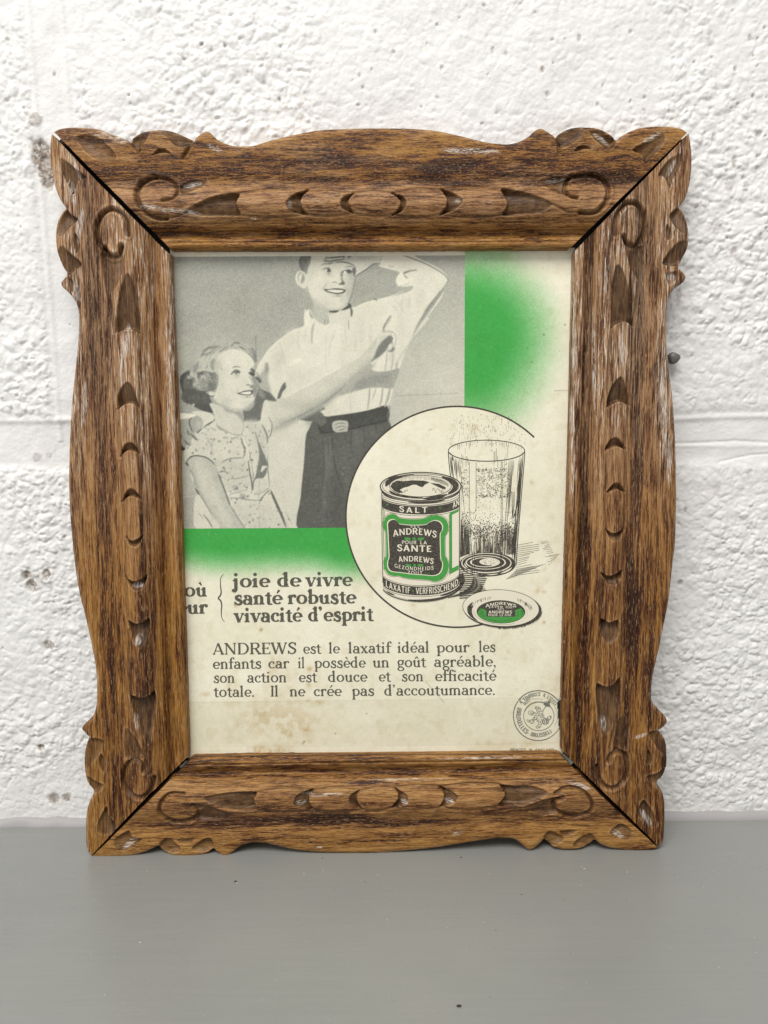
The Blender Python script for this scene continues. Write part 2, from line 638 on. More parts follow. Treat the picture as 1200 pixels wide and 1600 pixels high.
# ------------------------------------------------------------------ nail in the wall
nx, nz = wall_xz(np.array([1047.]), np.array([560.]))
bm = bmesh.new()
prof = [(0.0, -0.0096), (0.0026, -0.0095), (0.0040, -0.0084), (0.0043, -0.0066), (0.0038, -0.0050), (0.0030, -0.0040), (0.0028, 0.004)]
rings = []
for r, y in prof[1:]:
    ring = []
    for a in range(14):
        t = a / 14 * 2 * math.pi
        w = 1 + 0.10 * math.sin(3 * t + 1) + 0.05 * math.sin(5 * t)
        ring.append(bm.verts.new((r * w * math.cos(t), y, r * w * math.sin(t))))
    rings.append(ring)
top = bm.verts.new((0, prof[0][1], 0))
for a in range(14):
    bm.faces.new((top, rings[0][a], rings[0][(a + 1) % 14]))
for A, B in zip(rings, rings[1:]):
    for a in range(14):
        bm.faces.new((A[a], B[a], B[(a + 1) % 14], A[(a + 1) % 14]))
nail = bm_obj('nail', bm, M_NAIL, smooth=True)
nail.location = (nx[0], 0, nz[0])
tag(nail, label='small grey nail head sticking out of the wall beside the right rail', category='nail')

# ------------------------------------------------------------------ the framed poster: an Empty at the base, rails as parts
root = bpy.data.objects.new('framed_poster', None)
COL.objects.link(root)
root.location = FO
root.rotation_euler = (LEAN, 0, 0)
root.rotation_euler = Matrix([[FR[i, j] for j in range(3)] for i in range(3)]).to_euler()
tag(root, label='old printed advertising poster in a carved brown wooden frame leaning against the white wall', category='framed poster')
TRACE = 0.018

OUT = {
 'top': [(84, 206), (89, 203), (97, 200.5), (110, 199), (123, 199), (150, 201), (173, 208), (190, 215), (203, 221), None, (204, 221), (211, 213), (225, 206), (247, 203), (268, 205), (285, 211), (301, 219), None, (302, 219), (308, 213), (316, 207.5), (322, 205), (329, 208), (340, 218), (355, 225), (370, 228), (390, 228), (400, 226), (430, 217), (465, 209), (500, 203), (540, 201), (590, 200), (640, 200.5), (680, 204), (720, 212), (755, 221), (785, 225), (800, 224), (813, 220.5), (826, 213), (836, 204), (845, 200.5), (855, 205), (868, 214), None, (869, 214), (875, 208), (893, 200), (915, 198.5), (935, 201), (952, 209), (963, 219), None, (964, 219), (972, 212), (990, 203), (1012, 198), (1040, 197), (1058, 199), (1068, 202), (1074, 207)],
 'left': [(80, 211), (78, 230), (79, 255), (84, 285), (92, 308), (103, 325), None, (103, 326), (96, 333), (89, 350), (87, 370), (89, 392), (96, 412), (105, 428), None, (104, 430), (100, 435), (95, 442), (98, 449), (105, 455), (115, 467), (121, 480), (123, 500), (122, 530), (119, 560), (115, 600), (111, 640), (109, 680), (107.5, 720), (107, 750), (109, 800), (113, 850), (119, 900), (125.5, 935), (132, 960), (141, 1000), (148, 1035), (151, 1065), (151, 1095), (148, 1112), (143, 1122), (134, 1130), (128, 1138), (133, 1146), (139, 1152), None, (139, 1153), (135, 1163), (132, 1180), (132, 1200), (136, 1220), (147, 1239), None, (146, 1240), (141, 1250), (136, 1265), (134, 1285), (134, 1310), (136, 1328), (142, 1337)],
 'right': [(1076.5, 208), (1080, 230), (1081, 255), (1078, 285), (1071, 310), (1061, 323), None, (1061, 324), (1067, 331), (1074, 350), (1076, 370), (1074, 388), (1067, 403), (1059, 418), None, (1060, 419), (1066, 424), (1071.5, 431), (1070, 438), (1064, 444), (1055, 450), (1047, 461), (1042, 480), (1041, 510), (1043, 550), (1047, 590), (1051, 620), (1054, 660), (1056, 700), (1057, 750), (1057, 800), (1055, 850), (1050.5, 890), (1045, 938), (1038, 975), (1031, 1010), (1024, 1040), (1019, 1065), (1018, 1090), (1022, 1102), (1030, 1110), (1038, 1118), (1042.5, 1127), (1039, 1134), (1033, 1139), (1027, 1142), None, (1027, 1143), (1033, 1146), (1040, 1160), (1042, 1180), (1041, 1198), (1036, 1213), (1026, 1225), None, (1026, 1226), (1033, 1234), (1038, 1250), (1039, 1275), (1038, 1300), (1036, 1315), (1031.5, 1324)],
 'bottom': [(144, 1338.5), (152, 1340), (160, 1340), (185, 1339), (210, 1336), (230, 1330), (247, 1322), None, (248, 1322), (255, 1329), (268, 1336), (285, 1340), (305, 1338), (322, 1333), (333, 1326), None, (334, 1326), (340, 1332), (348, 1338), (355, 1338), (362, 1333), (372, 1325), (385, 1319), (400, 1317), (420, 1319), (440, 1324), (470, 1330), (510, 1333), (550, 1334), (590, 1333), (630, 1330), (680, 1325), (730, 1317), (765, 1311.5), (785, 1310), (800, 1311), (810, 1315), (818, 1322), (825, 1328), (833, 1327), (842, 1320), (849, 1312), None, (850, 1312), (856, 1317), (867, 1324), (885, 1328), (905, 1326), (922, 1319), (930, 1313), None, (931, 1313), (940, 1320), (958, 1326), (985, 1329), (1010, 1330), (1022, 1328.5), (1029, 1325.5)],
}
INN = {
 'top': [(84, 206), (135, 257), (180, 302), (263.5, 386), (268, 391.4), (580, 390.7), (889, 389.3), (893, 385.5), (1074, 207.5)],
 'left': [(209, 81.5), (258, 127), (305, 173), (392, 259), (398, 267.6), (700, 280), (900, 286.3), (1180, 295.3), (1184, 291), (1260, 215), (1337, 142.6)],
 'right': [(208, 1076.4), (300, 987), (391, 899), (396, 896), (700, 888.8), (900, 882.7), (1100, 877.8), (1171, 877), (1190, 894.5), (1256, 962), (1324, 1031.2)],
 'bottom': [(144, 1338.3), (215, 1268.5), (296, 1189), (303, 1182.8), (400, 1181.2), (600, 1180), (800, 1179), (871, 1176.3), (879, 1183), (955, 1258), (1029, 1325.3)],
}
SIGHT = {'top': ((266, 391.4), (891, 389.3)), 'left': ((268.2, 399), (295.3, 1180)), 'right': ((896, 396), (877, 1171)), 'bottom': ((302, 1182.8), (872, 1176.3))}

# section of the moulding: photo px from the sight edge -> mm from the back
_pd = np.array([-40, 0, 2, 5, 9, 14, 18, 21, 25, 29, 32, 36, 44, 54, 64, 74, 84, 92, 100, 108, 120, 140, 160, 175, 190, 260.])
_ph = np.array([7.0, 7.0, 9.2, 10.8, 11.4, 11.0, 9.6, 7.4, 6.8, 7.6, 11.0, 13.2, 15.4, 17.8, 19.8, 20.6, 20.0, 18.4, 16.6, 16.4, 17.4, 17.9, 18.0, 17.8, 17.4, 16.5])
_fd = np.linspace(-40, 260, 1201)
_fh = np.interp(_fd, _pd, _ph)
kk = np.exp(-0.5 * (np.arange(-12, 13) / 3.0) ** 2)
_fh = np.convolve(np.pad(_fh, 12, mode='edge'), kk / kk.sum(), 'valid')

# carvings.  g: scooped hollow (outline, depth mm, wall px, ramp start->deep end or None);  l: cut line (path, depth mm, half width px)
CARVE = {
 'top': [
  ('g', [(122, 213), (145, 211), (172, 230), (182, 247), (160, 252), (140, 243), (126, 228)], 1.5, 14, None),
  ('g', [(205, 221), (213, 212), (233, 204), (229, 219), (217, 233), (211, 231)], 3.0, 7, ((233, 206), (208, 226))),
  ('g', [(250, 206), (275, 206), (300, 219), (292, 228), (275, 229), (262, 216)], 2.8, 8, ((250, 206), (296, 224))),
  ('g', [(238, 242), (247, 233), (258, 233), (268, 240), (256, 239), (247, 240)], 1.6, 3, None),
  ('l', [(302, 219), (296, 229), (290, 239), (286, 246)], 1.3, 2.2),
  ('l', [(204, 221), (210, 230), (217, 236)], 1.2, 2.2),
  ('l', [(243, 277), (232, 280), (221, 288), (214, 299), (214, 310), (219, 322), (230, 333), (246, 340), (260, 341)], 2.0, 2.8),
  ('l', [(243, 277), (255, 279), (268, 283), (276, 292), (277, 302), (269, 310), (253, 313)], 1.3, 1.8),
  ('g', [(281, 291), (300, 282), (325, 285), (305, 297), (285, 303)], 1.5, 6, ((325, 290), (283, 296))),
  ('g', [(288, 332), (315, 314), (345, 304), (374, 302), (369, 318), (376, 336), (350, 338), (318, 338)], 4.2, 5, ((290, 330), (366, 318))),
  ('g', [(482, 297), (464, 301), (450, 310), (446, 318), (449, 326), (460, 333), (481, 335), (473, 325), (470, 315), (473, 306)], 4.2, 4, ((447, 318), (470, 316))),
  ('g', [(553, 302), (540, 305), (533, 311), (531, 318), (536, 327), (553, 333), (547, 323), (545, 312)], 3.8, 3, ((531, 318), (546, 317))),
  ('g', [(613, 302), (627, 305), (635, 313), (635, 322), (627, 331), (612, 336), (623, 325), (625, 313)], 3.8, 3, ((636, 318), (624, 318))),
  ('g', [(690, 296), (706, 300), (720, 308), (724, 314), (718, 322), (706, 330), (687, 335), (697, 322), (698, 310)], 4.2, 4, ((724, 314), (697, 316))),
  ('g', [(783, 295), (805, 297), (835, 304), (864, 318), (845, 333), (815, 336), (785, 336), (793, 318)], 4.2, 5, ((862, 318), (793, 317))),
  ('g', [(840, 283), (865, 276), (891, 276), (883, 290), (888, 306), (868, 300), (850, 290)], 2.2, 7, ((842, 284), (885, 291))),
  ('l', [(891, 277), (910, 274), (930, 275), (945, 284), (951, 299), (946, 317), (931, 331), (907, 332)], 2.0, 2.5),
  ('l', [(891, 277), (884, 288), (884, 298), (890, 306), (902, 309)], 1.8, 2.0),
  ('g', [(869, 213), (885, 203), (911, 201), (908, 213), (895, 224), (874, 232)], 2.6, 7, ((908, 206), (872, 222))),
  ('g', [(920, 204), (935, 203), (950, 211), (964, 220), (953, 234), (941, 228), (927, 215)], 2.8, 7, ((921, 205), (956, 226))),
  ('g', [(897, 236), (904, 229), (914, 227), (925, 233), (914, 233), (905, 236)], 1.6, 3, None),
  ('g', [(988, 234), (1010, 221), (1036, 209), (1038, 222), (1018, 248), (1008, 256), (1004, 243)], 2.6, 7, ((1030, 214), (1004, 246))),
  ('l', [(869, 214), (873, 226), (874, 238)], 1.2, 2.2),
 ],
 'left': [
  ('g', [(94, 248), (105, 252), (120, 265), (135, 277), (122, 284), (115, 304), (107, 290), (97, 270)], 2.8, 6, ((98, 254), (120, 282))),
  ('g', [(104, 328), (112, 335), (122, 343), (108, 357), (96, 370), (88, 366), (90, 351), (96, 337)], 3.0, 7, ((92, 366), (114, 338))),
  ('g', [(97, 384), (110, 395), (128, 412), (118, 423), (106, 429), (96, 412), (89, 394)], 3.0, 7, ((92, 390), (118, 416))),
  ('g', [(116, 363), (122, 372), (125, 385), (121, 397), (115, 385)], 1.8, 3, None),
  ('g', [(103, 434), (112, 436), (119, 447), (122, 462), (114, 458), (106, 447)], 1.2, 5, None),
  ('l', [(200, 367), (198, 346), (189, 333), (176, 327), (163, 332), (154, 346), (151, 365), (155, 380), (163, 389)], 2.0, 2.6),
  ('l', [(163, 389), (168, 396), (178, 401), (187, 396), (190, 384)], 2.6, 2.6),
  ('g', [(160, 393), (178, 403), (191, 397), (193, 420), (185, 442), (174, 458), (165, 440)], 2.4, 6, ((176, 455), (177, 402))),
  ('g', [(181, 519), (181, 490), (188, 450), (199, 426), (210, 445), (217, 480), (219, 521), (208, 516), (194, 516)], 4.2, 5, ((199, 428), (200, 514))),
  ('g', [(184, 640), (183, 620), (190, 604), (200, 596), (209, 607), (215, 627), (217, 638), (205, 631), (193, 633)], 4.2, 4, ((200, 598), (200, 631))),
  ('g', [(188, 714), (192, 698), (201, 691), (210, 694), (217, 709), (206, 705), (196, 706)], 3.6, 3, ((201, 691), (202, 706))),
  ('g', [(191, 784), (196, 769), (204, 763), (213, 768), (219, 780), (206, 776), (198, 778)], 3.6, 3, ((204, 763), (205, 777))),
  ('g', [(198, 840), (205, 845), (213, 843), (222, 837), (219, 848), (211, 855), (202, 851)], 3.4, 3, ((211, 855), (210, 844))),
  ('g', [(196, 901), (205, 908), (218, 907), (229, 899), (226, 914), (214, 924), (203, 917)], 3.8, 3, ((214, 924), (212, 908))),
  ('g', [(200, 970), (212, 975), (223, 973), (233, 966), (234, 985), (229, 1001), (219, 1015), (209, 1002), (203, 985)], 4.0, 4, ((219, 1013), (217, 976))),
  ('g', [(204, 1087), (220, 1091), (233, 1087), (241, 1079), (244, 1095), (241, 1125), (232, 1163), (224, 1150), (214, 1125), (207, 1105)], 4.2, 5, ((231, 1160), (224, 1091))),
  ('g', [(195, 1138), (205, 1144), (218, 1164), (226, 1184), (210, 1186), (197, 1186), (194, 1165)], 2.2, 6, ((198, 1140), (210, 1184))),
  ('l', [(224, 1206), (222, 1195), (212, 1187), (201, 1192), (194, 1205), (194, 1222), (201, 1237), (214, 1246), (228, 1243), (238, 1230), (241, 1215)], 1.8, 2.3),
  ('g', [(139, 1155), (162, 1158), (157, 1175), (145, 1190), (136, 1201), (132, 1185)], 1.8, 7, ((134, 1190), (154, 1162))),
  ('g', [(157, 1178), (162, 1185), (164, 1208), (157, 1200), (154, 1188)], 1.9, 3, None),
  ('g', [(136, 1214), (150, 1221), (162, 1228), (147, 1240)], 2.0, 6, None),
  ('g', [(152, 1288), (166, 1260), (170, 1275), (181, 1290), (170, 1303), (153, 1301)], 2.4, 6, ((156, 1296), (168, 1270))),
 ],
 'right': [
  ('g', [(1029, 272), (1045, 249), (1066, 240), (1064, 258), (1053, 280), (1047, 295), (1039, 278)], 2.8, 6, ((1062, 246), (1042, 280))),
  ('g', [(1046, 336), (1061, 324), (1070, 340), (1077, 361), (1066, 364), (1052, 351)], 3.0, 7, ((1074, 358), (1054, 334))),
  ('g', [(1035, 411), (1048, 390), (1062, 377), (1075, 378), (1073, 393), (1060, 414), (1049, 416)], 3.0, 7, ((1072, 382), (1048, 410))),
  ('g', [(1042, 350), (1050, 362), (1050, 373), (1041, 373)], 1.8, 3, None),
  ('g', [(1040, 430), (1052, 424), (1060, 426), (1056, 438), (1046, 446)], 1.0, 5, None),
  ('l', [(962, 366), (961, 346), (968, 329), (980, 318), (994, 319), (1004, 332), (1007, 350), (1004, 368), (996, 382), (988, 385), (979, 378), (975, 370)], 2.0, 2.6),
  ('g', [(974, 371), (988, 387), (1003, 384), (1005, 410), (998, 438), (989, 425), (981, 405)], 2.4, 6, ((996, 434), (988, 384))),
  ('g', [(954, 513), (955, 480), (957, 440), (963, 414), (973, 420), (982, 445), (988, 480), (989, 509), (978, 503), (965, 506)], 4.2, 5, ((964, 416), (971, 505))),
  ('g', [(948, 636), (952, 612), (960, 597), (971, 588), (979, 604), (984, 634), (970, 628), (958, 632)], 4.2, 4, ((970, 590), (966, 629))),
  ('g', [(946, 704), (951, 690), (961, 683), (970, 688), (977, 702), (963, 698)], 3.6, 3, ((961, 683), (961, 699))),
  ('g', [(949, 770), (955, 759), (963, 754), (971, 758), (976, 769), (963, 765)], 3.6, 3, ((963, 754), (963, 766))),
  ('g', [(947, 827), (956, 833), (965, 832), (974, 827), (971, 838), (962, 846), (953, 841)], 3.4, 3, ((961, 845), (961, 833))),
  ('g', [(940, 896), (950, 900), (960, 898), (972, 891), (971, 903), (963, 914), (950, 912)], 3.8, 3, ((957, 914), (956, 900))),
  ('g', [(939, 967), (952, 973), (966, 969), (968, 985), (963, 998), (953, 1006), (943, 998), (938, 985)], 4.0, 4, ((953, 1005), (953, 974))),
  ('g', [(932, 1069), (945, 1073), (958, 1070), (969, 1059), (969, 1090), (962, 1120), (953, 1142), (942, 1149), (936, 1130), (932, 1100)], 3.6, 6, ((945, 1148), (950, 1073))),
  ('g', [(964, 1130), (975, 1119), (981, 1140), (979, 1171), (968, 1172), (957, 1179)], 2.2, 6, ((972, 1122), (968, 1172))),
  ('l', [(951, 1190), (955, 1180), (965, 1174), (976, 1178), (981, 1192), (979, 1210), (970, 1225), (957, 1232), (944, 1227), (935, 1212), (933, 1197)], 1.8, 2.3),
  ('g', [(1014, 1147), (1028, 1143), (1039, 1160), (1042, 1182), (1030, 1173)], 1.9, 6, None),
  ('g', [(1012, 1172), (1018, 1180), (1017, 1193), (1011, 1192)], 2.2, 2.5, None),
  ('g', [(1010, 1214), (1027, 1208), (1041, 1199), (1035, 1217), (1025, 1225)], 2.0, 6, None),
  ('g', [(997, 1270), (1005, 1250), (1016, 1262), (1023, 1276), (1023, 1292), (1010, 1286)], 2.4, 6, ((1018, 1288), (1006, 1258))),
 ],
 'bottom': [
  ('l', [(287, 1241), (266, 1241), (253, 1252), (249, 1266), (258, 1277), (275, 1283), (295, 1282), (308, 1275), (310, 1268), (302, 1259)], 1.7, 2.2),
  ('g', [(302, 1257), (320, 1257), (345, 1266), (369, 1275), (345, 1281), (309, 1281), (312, 1268)], 2.6, 5, ((366, 1275), (311, 1268))),
  ('g', [(317, 1247), (345, 1240), (375, 1237), (401, 1238), (397, 1251), (401, 1266), (375, 1268), (343, 1261)], 3.8, 5, ((322, 1248), (397, 1251))),
  ('g', [(490, 1234), (475, 1237), (463, 1244), (458, 1255), (462, 1261), (475, 1264), (491, 1266), (484, 1255), (484, 1245)], 4.0, 4, ((459, 1254), (484, 1250))),
  ('g', [(562, 1236), (550, 1240), (545, 1248), (548, 1257), (567, 1265), (559, 1254), (558, 1245)], 3.6, 3, ((545, 1249), (559, 1250))),
  ('g', [(617, 1232), (630, 1238), (638, 1245), (637, 1252), (630, 1259), (612, 1262), (621, 1250), (622, 1242)], 3.6, 3, ((638, 1248), (622, 1247))),
  ('g', [(687, 1230), (700, 1233), (714, 1242), (716, 1249), (705, 1258), (687, 1262), (693, 1250), (693, 1240)], 4.0, 4, ((716, 1247), (693, 1246))),
  ('g', [(781, 1226), (800, 1228), (830, 1228), (857, 1238), (840, 1251), (815, 1259), (779, 1260), (789, 1243)], 3.8, 5, ((856, 1238), (788, 1244))),
  ('g', [(818, 1262), (850, 1250), (877, 1244), (868, 1258), (870, 1271), (845, 1273)], 2.6, 5, ((822, 1264), (869, 1258))),
  ('l', [(868, 1240), (885, 1231), (905, 1233), (920, 1245), (926, 1258), (920, 1269), (900, 1274), (880, 1272), (868, 1264), (868, 1253), (880, 1246)], 1.7, 2.0),
  ('g', [(248, 1321), (262, 1309), (275, 1318), (283, 1329), (265, 1334)], 2.2, 6, None),
  ('g', [(276, 1312), (304, 1310), (298, 1318), (285, 1319)], 1.5, 3, None),
  ('g', [(299, 1326), (318, 1311), (330, 1311), (332, 1325), (315, 1333)], 2.2, 6, None),
  ('g', [(178, 1313), (200, 1298), (206, 1308), (222, 1312), (205, 1326), (184, 1329)], 2.4, 6, ((186, 1324), (204, 1306))),
  ('g', [(849, 1311), (857, 1299), (870, 1302), (882, 1312), (862, 1323)], 2.2, 6, None),
  ('g', [(875, 1299), (902, 1297), (893, 1305), (882, 1305)], 1.5, 3, None),
  ('g', [(903, 1311), (922, 1302), (931, 1313), (915, 1323), (896, 1323)], 2.2, 6, None),
  ('g', [(953, 1301), (970, 1287), (987, 1298), (981, 1313), (965, 1309)], 2.4, 6, ((980, 1308), (966, 1294))),
 ],
}


# pale residue and painted glints in and beside the cuts: centre, radii, turn (photo px, degrees)
RESIDUE_GLINTS = [(943, 1131, 5, 12, 0), (1010, 1278, 5, 14, -35), (964, 1303, 4, 13, -60), (203, 1318, 4, 15, 55), (1000, 1150, 12, 3, -20), (216, 1000, 6, 10, 20), (214, 915, 10, 4, 0), (197, 532, 5, 28, 0), (192, 560, 4, 40, 2), (238, 440, 3, 60, 1), (266, 560, 3, 130, 2), (270, 700, 2.5, 90, 2),
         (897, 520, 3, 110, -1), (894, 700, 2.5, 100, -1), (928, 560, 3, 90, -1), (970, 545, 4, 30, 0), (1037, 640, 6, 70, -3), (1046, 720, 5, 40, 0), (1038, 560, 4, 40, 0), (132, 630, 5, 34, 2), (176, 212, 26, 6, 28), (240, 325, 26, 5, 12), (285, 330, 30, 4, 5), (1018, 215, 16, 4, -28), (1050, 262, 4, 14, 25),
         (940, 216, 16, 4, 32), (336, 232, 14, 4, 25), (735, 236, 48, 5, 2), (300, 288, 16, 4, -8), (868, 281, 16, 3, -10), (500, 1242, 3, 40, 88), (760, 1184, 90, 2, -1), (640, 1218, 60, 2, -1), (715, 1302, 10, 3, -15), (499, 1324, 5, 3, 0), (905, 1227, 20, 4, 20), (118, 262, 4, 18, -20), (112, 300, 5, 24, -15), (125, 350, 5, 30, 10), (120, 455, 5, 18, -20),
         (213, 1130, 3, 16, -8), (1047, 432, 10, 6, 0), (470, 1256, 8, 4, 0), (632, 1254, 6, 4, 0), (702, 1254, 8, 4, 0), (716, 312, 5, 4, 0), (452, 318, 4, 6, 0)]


LINKS = {
 'top': [[(374, 302), (428, 295), (482, 297)], [(376, 336), (428, 340), (481, 335)], [(480, 297), (516, 295), (553, 302)], [(481, 335), (516, 338), (553, 333)], [(553, 302), (583, 298), (613, 302)], [(553, 333), (583, 338), (612, 336)], [(613, 302), (650, 296), (690, 296)], [(612, 336), (650, 340), (687, 335)], [(690, 296), (735, 292), (783, 295)], [(687, 335), (735, 340), (785, 336)], [(258, 341), (276, 338), (292, 331)], [(907, 332), (886, 330), (864, 319)]],
 'left': [[(158, 400), (165, 440), (175, 490), (181, 520)], [(182, 519), (183, 580), (184, 640)], [(218, 521), (220, 580), (217, 638)], [(184, 640), (186, 680), (188, 714)], [(216, 638), (218, 680), (217, 709)], [(190, 714), (190, 750), (191, 784)], [(216, 709), (220, 745), (219, 780)], [(192, 784), (195, 815), (198, 840)], [(219, 780), (223, 812), (222, 837)], [(198, 840), (196, 870), (196, 901)], [(222, 837), (228, 870), (229, 899)], [(197, 901), (197, 940), (200, 970)], [(229, 899), (234, 935), (233, 966)], [(202, 985), (201, 1040), (204, 1087)], [(234, 985), (240, 1035), (241, 1079)], [(207, 1105), (218, 1140), (228, 1175), (232, 1210)]],
 'right': [[(1004, 395), (999, 440), (991, 490), (988, 510)], [(955, 513), (950, 575), (949, 636)], [(988, 509), (987, 570), (984, 634)], [(949, 636), (946, 670), (946, 704)], [(983, 634), (980, 668), (977, 702)], [(947, 704), (947, 738), (949, 770)], [(977, 702), (978, 738), (976, 769)], [(949, 770), (946, 800), (947, 827)], [(976, 769), (976, 800), (974, 827)], [(947, 827), (942, 862), (940, 896)], [(974, 827), (975, 860), (972, 891)], [(940, 896), (938, 930), (939, 967)], [(971, 893), (970, 930), (967, 969)], [(938, 985), (933, 1030), (932, 1069)], [(968, 985), (971, 1025), (969, 1059)], [(968, 1090), (962, 1130), (952, 1170), (946, 1200)]],
 'bottom': [[(401, 1238), (445, 1232), (490, 1234)], [(401, 1266), (445, 1270), (491, 1266)], [(490, 1234), (525, 1231), (562, 1236)], [(491, 1266), (528, 1270), (567, 1265)], [(562, 1236), (590, 1230), (617, 1232)], [(567, 1265), (590, 1268), (612, 1262)], [(617, 1232), (650, 1227), (687, 1230)], [(612, 1262), (650, 1266), (687, 1262)], [(687, 1230), (735, 1224), (781, 1226)], [(687, 1262), (735, 1266), (779, 1260)]],
}
for s_, L_ in LINKS.items():
    CARVE[s_] += [('l', q, 0.30 + 0.4 * ((q[0][0] * 7 + q[0][1] * 3) % 10) / 10.0, 1.6) for q in L_]


def contour(side):
    segs, cur = [], []
    for p in OUT[side]:
        if p is None:
            segs.append(cur)
            cur = []
        else:
            cur.append(p)
    segs.append(cur)
    return np.concatenate([catmull(s, 6) for s in segs])


def rail(side, seed):
    C = contour(side)
    vert = side in ('left', 'right')
    a_of, b_of = (C[:, 1], C[:, 0]) if vert else (C[:, 0], C[:, 1])
    keep = np.concatenate([[True], np.diff(np.maximum.accumulate(a_of)) > 0])
    a_s, b_s = a_of[keep], b_of[keep]
    I = np.array(INN[side], float)
    lo, hi = max(a_s[0], I[0, 0]), min(a_s[-1], I[-1, 0])
    na = int((hi - lo) / 1.05)
    av = np.linspace(lo, hi, na)
    ob = np.interp(av, a_s, b_s)
    ib = np.interp(av, I[:, 0], I[:, 1]) + 0.9 * (fbm(av / 9.0, av * 0 + seed, 3, seed + 40) - 0.5)
    nb = 172
    t = np.linspace(0, 1, nb) ** 0.94          # 0 outer .. 1 inner
    A = np.repeat(av[:, None], nb, 1)
    B = ob[:, None] + (ib - ob)[:, None] * t[None]
    X, Y = (B, A) if vert else (A, B)
    (x0, y0), (x1, y1) = SIGHT[side]
    L = math.hypot(x1 - x0, y1 - y0)
    D = np.abs((X - x0) * (y1 - y0) - (Y - y0) * (x1 - x0)) / L
    along = ((X - x0) * (x1 - x0) + (Y - y0) * (y1 - y0)) / L
    sgn = (X - x0) * (y1 - y0) - (Y - y0) * (x1 - x0)
    wob = 1.4 * (fbm(along / 130.0, D * 0 + seed, 3, seed) - 0.5)
    H = np.interp(D + wob, _fd, _fh)
    for c_, dp_, w_ in ((12.5, 1.1, 1.3), (33.5, 0.9, 1.2), (41.5, 0.45, 1.2)):
        H = H - dp_ * np.exp(-((D + wob - c_) / w_) ** 2)
    # hand-cut unevenness
    H = H + 0.55 * (fbm(along / 42.0, D / 26.0, 3, seed + 3) - 0.5)
    de = seg_dist(X, Y, C[::2])
    R = 7.0
    e = np.clip(1 - de / R, 0, 1)
    H -= 2.6 * (1 - np.sqrt(np.clip(1 - e * e, 0, 1)))
    hollow = np.zeros_like(H)
    worn = np.zeros_like(H)
    for it in CARVE[side]:
        if it[0] == 'g':
            _, pts, dep, w, rmp = it
            P = catmull(pts, 5, True)
            m = 4
            bb = (X > P[:, 0].min() - m) & (X < P[:, 0].max() + m) & (Y > P[:, 1].min() - m) & (Y < P[:, 1].max() + m)
            if not bb.any():
                continue
            x, y = X[bb], Y[bb]
            sd = poly_sd(x, y, P)
            prof = np.clip(sd / w, 0, 1)
            prof = prof * (2 - prof)
            if rmp:
                (rx, ry), (qx, qy) = rmp
                l2 = (qx - rx) ** 2 + (qy - ry) ** 2
                rr = np.clip(((x - rx) * (qx - rx) + (y - ry) * (qy - ry)) / l2, 0, 1.1)
                prof = prof * (0.12 + 0.88 * rr)
            lip = 0.12 * np.exp(-((sd + 1.5) / 1.6) ** 2)
            H[bb] += lip - dep * 1.45 * prof
            worn[bb] = np.maximum(worn[bb], np.exp(-((sd + 1.6) / 1.5) ** 2))
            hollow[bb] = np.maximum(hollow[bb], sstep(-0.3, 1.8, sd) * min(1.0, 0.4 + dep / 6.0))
        else:
            _, pts, dep, w = it
            P = catmull(pts, 5)
            bb = (X > P[:, 0].min() - 9) & (X < P[:, 0].max() + 9) & (Y > P[:, 1].min() - 9) & (Y < P[:, 1].max() + 9)
            x, y = X[bb], Y[bb]
            d = seg_dist(x, y, P)
            w = w * 1.2
            H[bb] -= dep * 1.6 * np.exp(-(d / w) ** 2)
            H[bb] += 0.26 * dep * np.exp(-((d - w * 2.1) / (w * 0.9)) ** 2)
            worn[bb] = np.maximum(worn[bb], min(0.8, 0.4 * dep) * np.exp(-((d - w * 1.7) / 1.5) ** 2))
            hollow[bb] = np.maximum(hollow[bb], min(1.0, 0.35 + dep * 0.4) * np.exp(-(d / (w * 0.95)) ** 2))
    # nicks and worn chips
    for q in range(46):
        j, i = rng.integers(0, na), rng.integers(0, nb)
        px, py = X[j, i], Y[j, i]
        la, lb = rng.uniform(2, 9), rng.uniform(0.7, 1.6)
        dx, dy = (X - px), (Y - py)
        q2 = (dx / (lb if vert else la)) ** 2 + (dy / (la if vert else lb)) ** 2
        H -= rng.uniform(0.1, 0.4) * np.exp(-q2)
    XL, ZL = frame_xz(X, Y, (np.interp(D, _fd, _fh) - 1.6 * e * e) * 0.001)
    V = np.stack([XL, -H * 0.001, ZL], -1)
    idx = np.arange(na * nb).reshape(na, nb)
    per = np.concatenate([idx[0, :-1], idx[:-1, -1], idx[-1, ::-1][:-1], idx[::-1, 0][:-1]])
    top = V.reshape(-1, 3)
    side_rings = [top]
    nper = len(per)
    F = [grid_faces(na, nb)]
    base = per
    n0 = len(top)
    for fr in (0.33, 0.66, 1.0):
        rv = top[per].copy()
        rv[:, 1] = top[per][:, 1] * (1 - fr) - 0.0003 * fr
        side_rings.append(rv)
        cur = n0 + np.arange(nper)
        F.append(np.stack([base, np.roll(base, -1), np.roll(cur, -1), cur], 1))
        base = cur
        n0 += nper
    ALL = np.concatenate(side_rings)
    # consistent outward facing: front must look to -y
    a, b, c = top[idx[na // 2, nb // 2]], top[idx[na // 2, nb // 2 + 1]], top[idx[na // 2 + 1, nb // 2 + 1]]
    if np.cross(b - a, c - a)[1] > 0:
        F = [f[:, ::-1] for f in F]
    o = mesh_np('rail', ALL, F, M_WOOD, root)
    # grain coordinates in metres and wear, tone and glint masks
    gx = along * 0.00045 * {'top': 0.95, 'bottom': 0.62, 'left': 0.42, 'right': 0.42}[side]
    gy = D * 0.00045
    G = np.stack([gx + seed * 1.7, gy + 0.0016 * (fbm(along / 160.0, D / 60.0, 2, seed + 5) - 0.5), np.full_like(gx, seed * 0.31)], -1)
